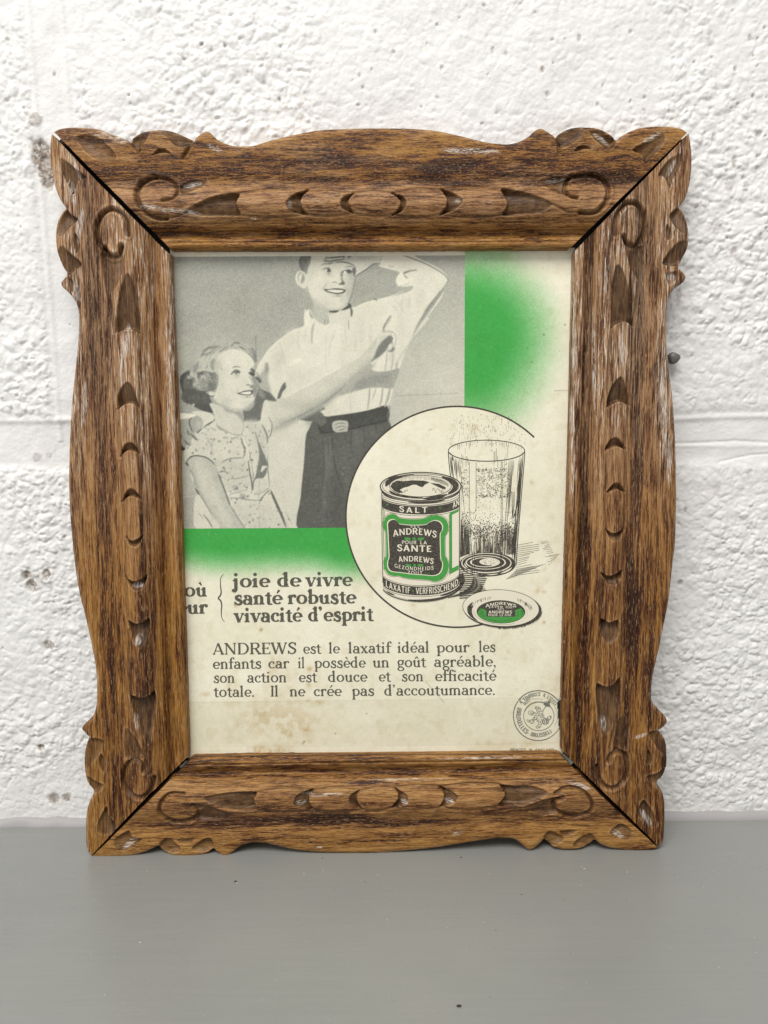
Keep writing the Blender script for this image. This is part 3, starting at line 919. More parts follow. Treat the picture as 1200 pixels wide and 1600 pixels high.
    ext = lambda f: np.concatenate([f.reshape(-1)] + [f.reshape(-1)[per]] * 3)
    Gf = G.reshape(-1, 3)
    Gs = [Gf]
    for k_ in range(3):
        q = Gf[per].copy()
        q[:, 1] += 0.004 * (k_ + 1)
        Gs.append(q)
    attr(o, 'grain', np.concatenate(Gs), 'FLOAT_VECTOR')
    band = lambda c, w: np.exp(-((D - c) / w) ** 2)
    nz1 = fbm(along / 55.0, D / 14.0, 3, seed + 11)
    nz2 = fbm(along / 120.0, D / 40.0, 3, seed + 17)
    if side == 'top':
        dark = 0.75 * band(26, 3.6) + 0.30 * band(19, 2) + 0.95 * sstep(94, 106, D) * sstep(178, 125, D) * (0.35 + 1.1 * nz2) + 0.1 * sstep(140, 190, D)
        pale = 0.30 * band(75, 24) + 0.25 * (nz1 > 0.62) + 0.75 * sstep(45, 15, np.hypot((X - 165), (Y - 216) * 2)) * nz2 * 1.4 + 0.4 * band(50, 6) * (X < 400)
        rich = 1 - 0.75 * band(74, 30) - 0.5 * sstep(190, 150, X) * (Y < 240)
    elif side == 'bottom':
        dark = 0.7 * band(26, 4) + 0.55 * band(101, 9) * (0.5 + nz2) + 0.05 * nz2 - 0.45 * sstep(110, 125, D)
        pale = 0.12 * band(50, 8) + 0.35 * band(40, 3) * (nz1 > 0.5) + 0.1
        rich = 1 - 0.45 * band(78, 18)
    else:
        up = sstep(980, 560, Y)
        if side == 'left':
            dark = 0.5 * band(26, 4) * sstep(500, 700, Y) + (0.95 * band(122, 15) + 0.3 * band(106, 8) + 0.4 * band(58, 6)) * (0.5 + 0.8 * nz2)
            pale = up * (0.95 * band(8, 6) * (0.55 + nz1) + 0.7 * band(50, 9) + 0.85 * band(75, 18) * sstep(860, 600, Y) + 0.75 * band(160, 15) * (0.4 + nz1) + 0.42)
        else:
            dark = 0.9 * band(26, 5) + 0.9 * band(104, 9) * (0.5 + nz2) + 0.6 * band(58, 7) * nz2 + 0.9 * (nz2 > 0.55) * sstep(95, 110, D) * nz1 + 0.2
            pale = up * (1.0 * band(8, 6) * (0.5 + nz1) + 0.55 * band(48, 7) + 0.6 * band(78, 16) * sstep(800, 560, Y) + 0.95 * band(150, 13) * (0.35 + nz1) * sstep(850, 640, Y) + 0.45)
        rich = np.clip(1 - 0.75 * up - 0.3 * band(75, 20), 0, 1)
        rich = np.maximum(rich, 0.5 * sstep(100, 140, D) * (nz2 > 0.45))
    worn = worn * (0.3 + 0.9 * (nz1 > 0.42)) * (0.55 if side == 'bottom' else 1.0)
    edge = np.exp(-((de - 2.0) / 2.2) ** 2) * (nz1 > 0.38) * (0.5 if side in ('bottom', 'top') else 0.75)
    pale = np.maximum(pale, np.maximum(worn * 0.42, edge * 0.9))
    pale = pale * (1 - 0.6 * hollow)
    residue_glint = np.zeros_like(H)
    for cx, cy, rx, ry, an in RESIDUE_GLINTS:
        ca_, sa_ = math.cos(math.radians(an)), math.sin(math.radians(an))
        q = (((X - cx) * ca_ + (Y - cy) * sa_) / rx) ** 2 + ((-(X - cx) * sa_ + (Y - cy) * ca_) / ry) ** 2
        residue_glint = np.maximum(residue_glint, sstep(1.3, 0.4, q))
    attr(o, 'residue_glint', ext(residue_glint))
    attr(o, 'dark', ext(np.clip(dark, -0.5, 1.6)))
    attr(o, 'pale', ext(np.clip(pale, 0, 1)))
    attr(o, 'rich', ext(np.clip(rich, 0, 1)))
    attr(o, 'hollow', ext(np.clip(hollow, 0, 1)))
    return o


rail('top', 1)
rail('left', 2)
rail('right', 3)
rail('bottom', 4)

# backing board behind the poster
bx, bz = frame_xz(np.array([127., 1034, 180, 993]), np.array([250., 248, 1292, 1288]), 0.002)
bm = bmesh.new()
box(bm, max(bx[0], bx[2]), min(bx[1], bx[3]), -0.0012, -0.0004, bz[2], bz[0])
bm_obj('backing_board', bm, M_BACK, root)


for Q in ([(97, 212), (142, 250), (130, 263), (89, 225)], [(1062, 212), (1016, 250), (1028, 263), (1069, 223)], [(152, 1331), (192, 1294), (180, 1281), (147, 1320)], [(1021, 1319), (982, 1281), (994, 1270), (1027, 1308)]):  # unseen dark plates added so the mitre gaps read dark
    qx, qz = frame_xz(np.array([p[0] for p in Q], float), np.array([p[1] for p in Q], float), 0.002)
    bm = bmesh.new()
    lo_ = [bm.verts.new((x, -0.0006, z)) for x, z in zip(qx, qz)]
    hi_ = [bm.verts.new((x, -0.0016, z)) for x, z in zip(qx, qz)]
    bm.faces.new(lo_)
    bm.faces.new(hi_[::-1])
    for i in range(4):
        bm.faces.new((lo_[i], hi_[i], hi_[(i + 1) % 4], lo_[(i + 1) % 4]))
    bm_obj('added_gap_plate', bm, M_BACK, root)


def clip(pts, w):
    """small bent metal glazing point"""
    x, z = frame_xz(np.array([p[0] for p in pts], float), np.array([p[1] for p in pts], float), 0.005)
    bm = bmesh.new()
    prev = None
    for i in range(len(pts)):
        j = min(i + 1, len(pts) - 1)
        k_ = max(i - 1, 0)
        d = Vector((x[j] - x[k_], 0, z[j] - z[k_])).normalized()
        n = Vector((-d.z, 0, d.x)) * w
        c = Vector((x[i], -0.0046 - 0.0006 * i, z[i]))
        r = [bm.verts.new(c + n), bm.verts.new(c - n), bm.verts.new(c - n + Vector((0, 0.0008, 0))), bm.verts.new(c + n + Vector((0, 0.0008, 0)))]
        if prev:
            for a in range(4):
                bm.faces.new((prev[a], prev[(a + 1) % 4], r[(a + 1) % 4], r[a]))
        else:
            bm.faces.new(r)
        prev = r
    bm.faces.new(prev[::-1])
    bm_obj('clip', bm, M_METAL, root)


clip([(872.5, 1094.5), (876, 1092), (879.5, 1089)], 0.0006)
clip([(879, 1181), (886, 1187), (893, 1193)], 0.0017)
clip([(281, 1199), (287, 1194.5), (292, 1189)], 0.0007)

# ------------------------------------------------------------------ the printed poster: sheet, tints, photograph, drawings and lettering
PD = 0.0018          # sheet stands this far in front of the frame's back


def pverts(px, py, lift):
    x, z = frame_xz(px, py, PD)
    return np.stack([x, np.full_like(x, -(PD + lift)), z], -1)


def paper_rgb(X, Y):
    """unprinted stock with its stains, creases and foxing (sRGB 0-255)"""
    c = np.stack([np.full(X.shape, 231.0), np.full(X.shape, 226.0), np.full(X.shape, 203.0)], -1)
    n = fbm(X / 60, Y / 60, 4, 3) - 0.5
    n2 = fbm(X / 7, Y / 7, 3, 8) - 0.5
    c += n[..., None] * np.array([14, 15, 20]) + n2[..., None] * np.array([9, 9, 10])
    low = sstep(1094, 1099, Y - (X - 300) * -0.006)
    c += low[..., None] * np.array([-7, -8, -9]) * sstep(1168, 1160, Y)[..., None]
    stain = np.zeros(X.shape)
    for (x, y, rx, ry, a) in [(455, 1130, 60, 34, .55), (400, 1120, 45, 30, .35), (492, 1098, 16, 5, .8), (470, 1096, 22, 5, .6), (405, 1175, 12, 9, 1.6), (430, 1172, 20, 8, 1.0), (455, 1146, 14, 5, .7), (478, 1142, 9, 5, .7),
                              (430, 1037, 9, 10, 1.0), (418, 1050, 11, 14, .55), (446, 1052, 9, 12, .5), (484, 1045, 5, 5, 1.3), (462, 1053, 4, 7, .9), (482, 1072, 4, 6, 1.0), (455, 1075, 6, 5, .6), (440, 1085, 30, 10, .3), (322, 1085, 8, 4, .7), (360, 1070, 14, 20, .3),
                              (738, 667, 8, 6, .8), (832, 754, 5, 4, .7), (838, 926, 5, 9, .6), (850, 972, 3, 3, 1.4), (850, 925, 4, 3, .6), (840, 917, 3, 5, .7), (866, 872, 7, 10, .6), (850, 890, 6, 6, .5), (860, 1075, 12, 20, .5), (795, 1017, 3, 4, .9),
                              (408, 984, 3, 3, 1.5), (368, 946, 3, 3, 1.2), (520, 958, 12, 8, .4), (570, 930, 6, 5, .4), (646, 945, 6, 3, .6), (600, 640, 6, 8, .5), (466, 996, 3, 4, .5), (790, 1165, 50, 12, .3), (825, 1162, 20, 6, .5), (600, 1140, 12, 8, .25), (560, 1145, 120, 20, .12)]:
        q = ((X - x) / rx) ** 2 + ((Y - y) / ry) ** 2
        stain += a * np.exp(-q * 1.2) * (0.35 + 1.3 * sstep(0.35, 0.65, fbm(X / 9, Y / 9, 3, int(x) % 11)))
    fox = sstep(0.68, 0.78, fbm(X / 14, Y / 14, 2, 21)) * 0.25
    stain = np.clip(stain + fox, 0, 2.2)
    c -= stain[..., None] * np.array([19, 27, 37])
    # creases
    for p, w, a in [([(296, 1098), (500, 1095), (700, 1093), (876, 1090)], 1.0, 12), ([(297, 1166), (500, 1166), (780, 1163), (876, 1160)], 0.9, 8), ([(404, 830), (406, 900), (408, 985)], 0.6, 9), ([(866, 610.5), (893, 610)], 0.6, 60), ([(665, 1065), (694, 1098)], 0.6, 50), ([(515, 880), (516, 960)], .5, 6)]:
        d = seg_dist(X, Y, p)
        c -= (a * np.exp(-(d / w) ** 2))[..., None]
    for (x, y, r, a) in [(849.7, 523, 1.3, 110), (882.6, 507.5, 1.1, 120), (824, 543.5, 1.2, 60), (831, 566, 1.3, 70), (779, 469, 1.4, 50), (874.5, 548, 0.8, 60), (870, 528, .6, 60), (819, 535, .8, 60), (573, 1115, 1.1, 90), (524, 1146, 1.0, 110), (475, 1159, 1.2, 120), (473, 1162, 1, 90), (820, 1064, .9, 60), (768, 704, .8, 90), (1, 1, 1, 0), (673, 671, .9, 100), (760, 1000, .7, 60), (400, 1178, 1.5, 110)]:
        c -= (a * np.exp(-(np.hypot(X - x, Y - y) / r) ** 2))[..., None]
    return c


def sheet(name, X, Y, C, parent, lift):
    nr, nc = X.shape
    V = pverts(X.ravel(), Y.ravel(), lift)
    o = mesh_np(name, V, grid_faces(nr, nc, True), M_PAPER, parent, smooth=False)
    a = np.concatenate([lin(np.clip(C, 0, 255)).reshape(-1, 3), np.ones((nr * nc, 1))], 1)
    attr(o, 'print', a, 'FLOAT_COLOR')
    return o


def pgrid(x0, x1, y0, y1, st):
    xs = np.arange(x0, x1 + st * 0.5, st)
    ys = np.arange(y0, y1 + st * 0.5, st)
    return np.meshgrid(xs, ys)


def warp_grid(quad, st):
    (ax, ay), (bx, by), (cx, cy), (dx, dy) = quad      # TL TR BR BL
    nc = int(max(bx - ax, cx - dx) / st) + 1
    nr = int(max(dy - ay, cy - by) / st) + 1
    u, v = np.meshgrid(np.linspace(0, 1, nc), np.linspace(0, 1, nr))
    X = (ax * (1 - u) + bx * u) * (1 - v) + (dx * (1 - u) + cx * u) * v
    Y = (ay * (1 - u) + by * u) * (1 - v) + (dy * (1 - u) + cy * u) * v
    return X, Y


X, Y = warp_grid([(265.5, 389), (898.5, 387), (879.5, 1178), (293, 1184.5)], 1.35)
PC = paper_rgb(X, Y)
# lighter bare strip along the top edge, dark wedge at the right edge
PC += (sstep(401, 398, Y) * (X < 727))[..., None] * np.array([2, 2, 4])
wedge = inside(X, Y, [(870.5, 1098), (876, 1090), (890, 1090), (886, 1152), (877, 1152), (873, 1135), (871.5, 1115)])
PC = np.where(wedge[..., None], np.array([44, 46, 42]) + 0 * PC, PC)
poster = sheet('poster', X, Y, PC, root, 0.0)

GREEN = np.array([64, 161, 72.0])


def green_mix(X, Y, f):
    n = fbm(X / 1.3, Y / 1.3, 2, 5) - 0.5
    f = np.clip(f + n * 0.5 * f * (1 - f) * 2.0, 0, 1)
    spk = 0.6 * sstep(0.82, 0.88, fbm(X / 1.6, Y / 1.6, 2, 33)) * 0.35
    f = f * (1 - spk)
    base = paper_rgb(X, Y)
    g = GREEN * (0.97 + 0.06 * fbm(X / 4, Y / 4, 2, 6))[..., None]
    ink_ = g * (base / np.array([231, 226, 203.0])) ** 0.6
    return base * (1 - f)[..., None] + ink_ * f[..., None]


X, Y = warp_grid([(726.3, 387.6), (898, 387.2), (888, 690), (724.6, 690)], 1.1)
dx = (X - 727) / 130.0
dy = np.where(Y < 520, (Y - 520) / 120.0, (Y - 520) / 152.0)
r = np.sqrt(np.clip(dx, 0, None) ** 2 + dy ** 2 * (0.92 + 0.08 * np.clip(dx, 0, 1)))
f = sstep(1.34, 0.44, r + 0.05 * (fbm(X / 30, Y / 30, 2, 9) - 0.5))
f = np.maximum(f, 0.42 * sstep(1.75, 0.9, r) * sstep(850, 770, X))
sheet('green_tint', X, Y, green_mix(X, Y, f), poster, 0.00004)
X, Y = warp_grid([(282, 826), (578, 823.4), (580, 925), (285, 925)], 1.1)
edge = 882 + 10 * sstep(480, 545, X) - 4 * sstep(340, 290, X) + 5 * (fbm(X / 40, Y * 0, 2, 4) - 0.5)
f = sstep(edge + 30, edge - 30, Y)
sheet('green_tint', X, Y, green_mix(X, Y, f), poster, 0.00004)

# ---- the printed photograph, painted tone by tone (0-255)
X, Y = warp_grid([(266.5, 401.3), (726.4, 399), (724.8, 823.3), (282, 826)], 0.85)
XP, YP = X, Y
Tn = 160 + 31 * sstep(400, 700, X) * sstep(400, 620, Y) + 10 * sstep(600, 800, Y) + 8 * sstep(600, 720, X)
Tn = Tn + 7 * (fbm(X / 60, Y / 60, 3, 14) - 0.5)


def tr(T, pts):
    x0, y0, s = T
    return np.array([(x0 + a / s, y0 + b / s) for a, b in pts])


def reg(P, m):
    j = np.where((YP[:, 0] > P[:, 1].min() - m - 5) & (YP[:, -1] < P[:, 1].max() + m + 5))[0]
    i = np.where((XP[-1] > P[:, 0].min() - m - 3) & (XP[0] < P[:, 0].max() + m + 3))[0]
    if len(i) == 0 or len(j) == 0:
        return None
    return slice(j[0], j[-1] + 1), slice(i[0], i[-1] + 1)


def fill(T, pts, val, blur=0.7, a=1.0, sm=True):
    P = tr(T, pts)
    if sm:
        P = catmull(P, 4, True)
    q = reg(P, blur * 2)
    if q is None:
        return
    sd = poly_sd(XP[q], YP[q], P)
    m = sstep(-blur, blur, sd) * a
    Tn[q] = Tn[q] * (1 - m) + val * m


def line(T, pts, w, val, blur=0.6, a=1.0, taper=True):
    P = catmull(tr(T, pts), 5)
    w = w / T[2] / 2
    q = reg(P, w + blur * 2)
    if q is None:
        return
    best = np.full(XP[q].shape, 1e9)
    n = len(P) - 1
    for k_ in range(n):
        ww = w * (0.35 + 0.65 * math.sin(math.pi * (k_ + 0.5) / n) ** 0.6) if taper else w
        best = np.minimum(best, seg_dist(XP[q], YP[q], P[k_:k_ + 2]) - ww)
    m = sstep(blur, -blur, best) * a
    Tn[q] = Tn[q] * (1 - m) + val * m


def blob(T, x, y, rx, ry, val, a=1.0):
    P = tr(T, [(x, y)])
    rx, ry = rx / T[2], ry / T[2]
    Pb = np.array([[P[0, 0] - 2 * rx, P[0, 1] - 2 * ry], [P[0, 0] + 2 * rx, P[0, 1] + 2 * ry]])
    q = reg(Pb, 0)
    if q is None:
        return
    m = a * np.exp(-((XP[q] - P[0, 0]) / rx) ** 2 - ((YP[q] - P[0, 1]) / ry) ** 2)
    Tn[q] = Tn[q] * (1 - m) + val * m


O = (0, 0, 1)
T1 = (270, 380, 5)
T2 = (500, 380, 5)
T3 = (270, 600, 5)
T4 = (440, 380, 6.667)
T5 = (500, 600, 5)
T6 = (270, 510, 7.5)
# backdrop below the pointing arm
fill(O, [(400, 690), (420, 670), (470, 650), (485, 700), (470, 826), (400, 826)], 203, 6)
blob(O, 340, 560, 60, 40, 196, .5)
# boy: shirt
fill(O, [(479, 485), (476, 508), (456, 516), (440, 528), (422, 544), (410, 560), (402, 573), (398, 600), (415, 630), (470, 655), (495, 652), (505, 651), (575, 643), (605, 635), (616, 600), (625, 574), (637, 541), (655, 515), (672, 490), (690, 465), (699, 440), (696, 428), (680, 416), (655, 404), (640, 396), (610, 392), (600, 393), (597, 405), (594, 416), (610, 421), (624, 425), (619, 436), (621, 446), (632, 448), (645, 447), (640, 455), (610, 464), (575, 471), (553, 480), (549, 478), (545, 485), (520, 500), (507, 507), (490, 490)], 215, .8)
blob(O, 460, 590, 50, 50, 209, .6)
for p in [[(1085, 640), (1090, 700), (1085, 790)], [(985, 690), (980, 760), (990, 840)], [(830, 780), (860, 860), (880, 960)], [(1040, 660), (1035, 760)]]:
    line(T1, p, 10, 192, 1.4, .7)
line(T1, [(1035, 520), (1032, 600), (1038, 645)], 14, 221, .8)
line(T1, [(700, 900), (760, 820), (860, 735), (1030, 640)], 8, 222, .8, .8)
line(T1, [(820, 880), (850, 940), (870, 1020), (870, 1090)], 8, 224, .8, .9)
fill(T1, [(900, 940), (960, 905), (1010, 880), (1000, 920), (960, 950), (910, 955)], 222, 1.2)
fill(T1, [(735, 950), (700, 1000), (665, 1060), (690, 1130), (730, 1200), (770, 1190), (760, 1120), (745, 1060), (750, 980)], 172, 3)
fill(T1, [(720, 940), (745, 940), (745, 1000), (725, 1010)], 158, 2)
fill(T1, [(830, 1160), (860, 1100), (880, 1090), (885, 1130), (860, 1160), (840, 1210), (815, 1220)], 118, 1.2)
# left-hand pocket shade and button line
line(T2, [(45, 720), (50, 800), (45, 900), (55, 1000)], 7, 196, .9, .7, False)
line(T2, [(180, 620), (195, 680), (200, 760)], 6, 190, 1, .8)
fill(T2, [(70, 560), (130, 540), (230, 500), (240, 560), (215, 640), (200, 690), (170, 640), (120, 620), (80, 640)], 209, 1)
for p in [[(400, 640), (390, 720), (400, 780)], [(280, 760), (275, 830)], [(540, 470), (600, 520), (620, 600)], [(650, 390), (640, 480), (640, 560)], [(120, 690), (80, 790), (70, 880)], [(700, 420), (690, 520)], [(330, 620), (320, 700)]]:
    line(T2, p, 16, 197, 2.2, .75)
line(T2, [(800, 130), (880, 200), (950, 240)], 6, 196, 1, .7)
# raised arm: sleeve
line(T2, [(560, 58), (640, 92), (700, 112), (850, 172), (960, 238), (1000, 285), (990, 312)], 9, 132, .7)
line(T2, [(560, 72), (700, 128), (840, 190), (940, 240)], 16, 218, 1.5, .8)
fill(T2, [(1000, 290), (960, 350), (900, 420), (840, 490), (800, 560), (765, 620), (740, 680), (718, 745), (745, 700), (790, 630), (850, 545), (920, 445), (975, 360)], 160, 1.6)
fill(T2, [(905, 420), (940, 370), (900, 440), (830, 540), (790, 600), (830, 520)], 135, 1.5)
line(T2, [(862, 575), (800, 660), (725, 745)], 6, 165, .8)
fill(T2, [(820, 590), (850, 590), (790, 670), (740, 720), (760, 670)], 206, 1.2)
line(T2, [(715, 750), (685, 805), (640, 870), (605, 930), (600, 990)], 20, 186, 2.5, .8)
fill(T2, [(655, 226), (700, 210), (745, 204), (757, 214), (700, 224), (660, 240)], 128, 1)
line(T2, [(642, 232), (660, 255), (684, 278)], 9, 122, .8)
fill(T2, [(640, 228), (605, 260), (592, 300), (610, 330), (650, 328), (690, 300), (730, 285), (715, 275), (675, 275), (655, 250)], 223, 1)
line(T2, [(593, 300), (612, 335), (650, 330), (690, 312)], 6, 188, 1)
line(T2, [(500, 90), (478, 150), (470, 178), (540, 190), (620, 222)], 9, 224, .8)
line(T2, [(535, 178), (555, 186), (575, 182)], 6, 150, .9)
line(T2, [(270, 510), (330, 480), (400, 455), (540, 420), (640, 380)], 8, 222, .8)
# raised forearm and hand over the brow
fill(T4, [(560, 80), (520, 110), (460, 160), (520, 200), (640, 190), (730, 215), (775, 250), (760, 300), (770, 350), (800, 325), (880, 275), (960, 215), (1020, 215), (1040, 160), (1065, 90)], 200, .8)
line(T4, [(770, 350), (800, 325), (880, 275), (960, 218), (1030, 214)], 12, 118, .8)
blob(T4, 860, 150, 90, 30, 168, .6)
blob(T4, 690, 160, 60, 30, 178, .5)
# boy: face, neck, hair
fill(T4, [(276, 470), (300, 560), (335, 640), (318, 690), (300, 740), (330, 775), (440, 852), (470, 790), (490, 720), (520, 690), (400, 600)], 184, 1)
fill(T4, [(300, 90), (275, 190), (255, 290), (262, 420), (282, 490), (318, 565), (380, 635), (480, 688), (560, 700), (640, 684), (692, 640), (722, 560), (740, 480), (752, 400), (765, 320), (770, 255), (730, 215), (640, 190), (520, 200), (440, 180), (470, 130), (560, 85)], 209, .8)
fill(T4, [(330, 560), (420, 640), (520, 680), (620, 665), (690, 600), (700, 630), (640, 690), (550, 708), (460, 690), (380, 640)], 186, 3)
fill(T4, [(690, 330), (740, 300), (770, 290), (755, 400), (735, 520), (705, 620), (680, 640), (700, 540), (700, 440)], 178, 3)
fill(T4, [(640, 380), (690, 340), (720, 400), (710, 520), (680, 600), (670, 500)], 196, 3, .8)
fill(T4, [(215, 88), (196, 140), (180, 195), (195, 260), (232, 302), (262, 322), (275, 270), (298, 205), (306, 140), (335, 88)], 116, .9)
for p in [[(240, 95), (215, 160), (215, 230)], [(275, 95), (250, 170), (245, 240)], [(300, 100), (280, 160), (270, 220)]]:
    line(T4, p, 10, 140, .8, .7)
fill(T4, [(185, 290), (155, 310), (148, 370), (170, 430), (210, 465), (255, 468), (262, 420), (255, 330), (225, 295)], 206, .8)
line(T4, [(235, 325), (195, 310), (172, 345), (180, 400)], 9, 142, .8)
fill(T4, [(215, 330), (240, 345), (235, 400), (200, 420), (205, 380)], 150, 1.2)
line(T4, [(150, 330), (150, 390), (180, 450)], 6, 224, .7, .8)
# fingers of the shading hand
for p, w, v in [([(465, 155), (560, 148), (640, 138)], 14, 108), ([(432, 186), (500, 190), (560, 180), (648, 168)], 13, 112), ([(560, 205), (600, 196), (660, 200), (720, 216), (770, 252)], 13, 116), ([(480, 212), (540, 205)], 8, 130), ([(410, 228), (450, 215), (500, 215), (540, 205)], 11, 122), ([(540, 104), (600, 100), (625, 98)], 12, 130)]:
    line(T4, p, w, v, .7)
for x, y in [(647, 145), (718, 130), (752, 100), (700, 145)]:
    blob(T4, x, y, 9, 9, 70)
line(T4, [(660, 250), (710, 240), (755, 262)], 9, 120, .8)
# eyes
fill(T4, [(412, 280), (450, 258), (495, 256), (515, 285), (500, 310), (470, 290), (440, 275)], 130, 1)
blob(T4, 488, 288, 19, 22, 92)
fill(T4, [(450, 275), (470, 268), (476, 290), (460, 292)], 206, .6)
fill(T4, [(480, 310), (505, 300), (500, 325), (485, 330)], 160, 1.2)
fill(T4, [(618, 300), (650, 282), (700, 275), (735, 295), (725, 315), (690, 310), (660, 295), (635, 315)], 122, 1)
blob(T4, 702, 294, 24, 20, 88)
fill(T4, [(645, 296), (668, 288), (674, 312), (652, 318)], 218, .6)
fill(T4, [(735, 270), (768, 255), (775, 300), (755, 345), (742, 310)], 118, 1.2)
# nose and mouth
fill(T4, [(612, 318), (640, 312), (634, 370), (656, 408), (648, 430), (598, 430), (622, 412), (618, 360)], 140, 1.5)
fill(T4, [(592, 428), (640, 405), (658, 415), (650, 432)], 112, 1)
line(T4, [(530, 408), (555, 404), (578, 412)], 9, 126, .8)
line(T4, [(470, 420), (445, 455), (432, 470)], 14, 172, 1.5)
fill(T4, [(438, 480), (500, 478), (560, 470), (640, 476), (670, 492), (645, 520), (590, 532), (520, 522), (470, 506)], 92, .8)
fill(T4, [(472, 490), (530, 484), (590, 486), (645, 492), (620, 512), (565, 516), (505, 506)], 222, .5)
for x in (505, 535, 565, 592, 618):
    line(T4, [(x, 488), (x, 512)], 4, 190, .5, .6)
blob(T4, 590, 548, 60, 12, 150, .8)
blob(T4, 640, 590, 30, 40, 180, .5)
line(T4, [(768, 340), (756, 420), (738, 510), (712, 590), (692, 640)], 12, 128, 1, .9)
# collar and its shadows
fill(T4, [(490, 706), (540, 702), (598, 700), (570, 722), (520, 722)], 98, .9)
fill(T4, [(622, 698), (680, 655), (704, 622), (732, 664), (690, 684), (650, 697)], 98, .8)
fill(T4, [(715, 665), (738, 690), (740, 740), (722, 770), (718, 710)], 116, 1)
line(T4, [(700, 800), (698, 850), (700, 895)], 8, 140, .8)
line(T4, [(492, 725), (470, 790), (455, 848)], 12, 224, .6)
line(T4, [(480, 750), (452, 825), (462, 852)], 8, 120, .6)
fill(T4, [(300, 700), (272, 705), (250, 800), (240, 860), (330, 880), (350, 800)], 221, .9)
fill(T4, [(290, 710), (305, 745), (328, 775), (318, 780), (295, 750)], 126, .9)
fill(T1, [(1110, 610), (1095, 700), (1090, 790), (1080, 740), (1085, 660)], 172, 1.5)
# trousers and belt
fill(O, [(490, 656), (505, 650), (520, 651), (575, 641), (604, 634), (606, 655), (612, 672), (600, 700), (560, 760), (545, 830), (468, 830), (470, 775), (475, 722), (478, 682), (484, 668)], 103, .8)
n3 = fbm(X / 2.2, Y / 2.2, 3, 44)
fill(T5, [(0, 300), (60, 262), (100, 250), (370, 212), (520, 172), (530, 290), (370, 330), (210, 365), (100, 378), (0, 385)], 90, 1)
line(T5, [(0, 385), (90, 376), (210, 356), (380, 318), (530, 285)], 6, 68, .7)
fill(T5, [(102, 296), (212, 290), (216, 360), (200, 372), (112, 372)], 186, .7)
for p in [[(110, 318), (160, 305), (205, 312)], [(120, 345), (170, 330), (210, 340)], [(150, 365), (190, 350)]]:
    line(T5, p, 7, 128, .6)
line(T5, [(95, 385), (98, 480), (112, 600), (140, 720), (185, 830)], 8, 76, .9)
line(T5, [(240, 80), (238, 220)], 4, 188, .6, .7)
line(T5, [(520, 172), (545, 175), (540, 215), (528, 245), (545, 300), (560, 345)], 7, 130, .7)
blob(T5, 200, 560, 120, 160, 112, .5)
fill(T3, [(955, 268), (1000, 240), (1080, 205), (1170, 165), (1190, 195), (1150, 215), (1175, 235), (1205, 300), (1160, 330), (1105, 290), (1060, 292), (1005, 282)], 112, 1.2, 1, False)
blob(T3, 1105, 188, 14, 8, 215, .9)
line(T3, [(1130, 320), (1160, 370), (1200, 385)], 10, 80, 1)
# cast shadow of the arm on the shirt
fill(T2, [(405, 985), (440, 1002), (510, 1000), (560, 992), (612, 975), (618, 1005), (590, 1080), (565, 1135), (470, 1128), (380, 1132), (300, 1150), (225, 1172), (150, 1190), (190, 1140), (280, 1060), (350, 1000), (400, 955)], 160, 1.6)
fill(T2, [(280, 1080), (400, 1040), (540, 1020), (540, 1080), (420, 1100), (300, 1140)], 151, 3)
for p, w in [([(525, 850), (518, 920), (508, 995)], 10), ([(572, 850), (568, 920), (556, 990)], 12), ([(600, 930), (592, 990)], 12)]:
    line(T2, p, w, 168, 1)
for p, w in [([(388, 20), (384, 110), (372, 195)], 14), ([(490, 25), (482, 110), (466, 180)], 16), ([(552, 20), (530, 110), (508, 175)], 22), ([(440, 30), (410, 120)], 8)]:
    line(T5, p, w, 168, 1.2)
# girl's pointing arm
arm = [(412, 628), (430, 624), (446, 621), (462, 612), (482, 601), (500, 590), (532, 574), (560, 558), (574, 544), (588, 528), (598, 520), (602, 510), (610, 493), (612, 496), (606, 506), (600, 517), (612, 518), (618, 526), (616, 540), (612, 550), (606, 547), (586, 566), (578, 570), (560, 584), (540, 600), (524, 614), (508, 627), (490, 636), (470, 648), (440, 662), (428, 668), (422, 678), (414, 660)]
fill(O, arm, 200, .8)
line(O, [(446, 621), (482, 601), (532, 574), (560, 558), (576, 541)], 2.2, 221, .7, .9)
fill(O, [(420, 672), (470, 638), (508, 614), (540, 590), (574, 562), (584, 572), (545, 606), (510, 634), (470, 656), (436, 674)], 178, 5, .7)
fill(O, [(428, 670), (470, 645), (508, 622), (540, 597), (574, 569), (584, 572), (545, 604), (510, 632), (470, 654), (440, 668)], 162, 3, .7)
fill(O, [(440, 662), (480, 643), (515, 622), (540, 601), (524, 616), (500, 634), (465, 652)], 128, 1.8, .8)
blob(O, 470, 634, 40, 10, 176, .6)
fill(T2, [(440, 840), (470, 780), (510, 745), (545, 722), (566, 770), (530, 822), (470, 880), (430, 908), (400, 926), (425, 880)], 128, 2)
fill(T2, [(395, 935), (440, 905), (450, 912), (410, 950)], 205, 1)
fill(T2, [(500, 695), (545, 688), (580, 705), (594, 740), (580, 800), (560, 828), (532, 838), (528, 815), (560, 770), (565, 735), (540, 715)], 204, .8)
line(T2, [(555, 720), (572, 752), (560, 800)], 6, 140, .7)
blob(T2, 562, 825, 18, 20, 108, .9)
fill(T2, [(488, 700), (497, 655), (525, 605), (548, 566), (560, 572), (545, 610), (515, 655), (508, 690)], 184, .7)
line(T2, [(490, 690), (498, 655), (526, 604), (550, 565)], 9, 132, .8)
line(T2, [(500, 690), (525, 688), (560, 690), (590, 720), (594, 745)], 6, 150, .8)
line(T2, [(440, 740), (500, 715), (540, 715)], 8, 218, .7)
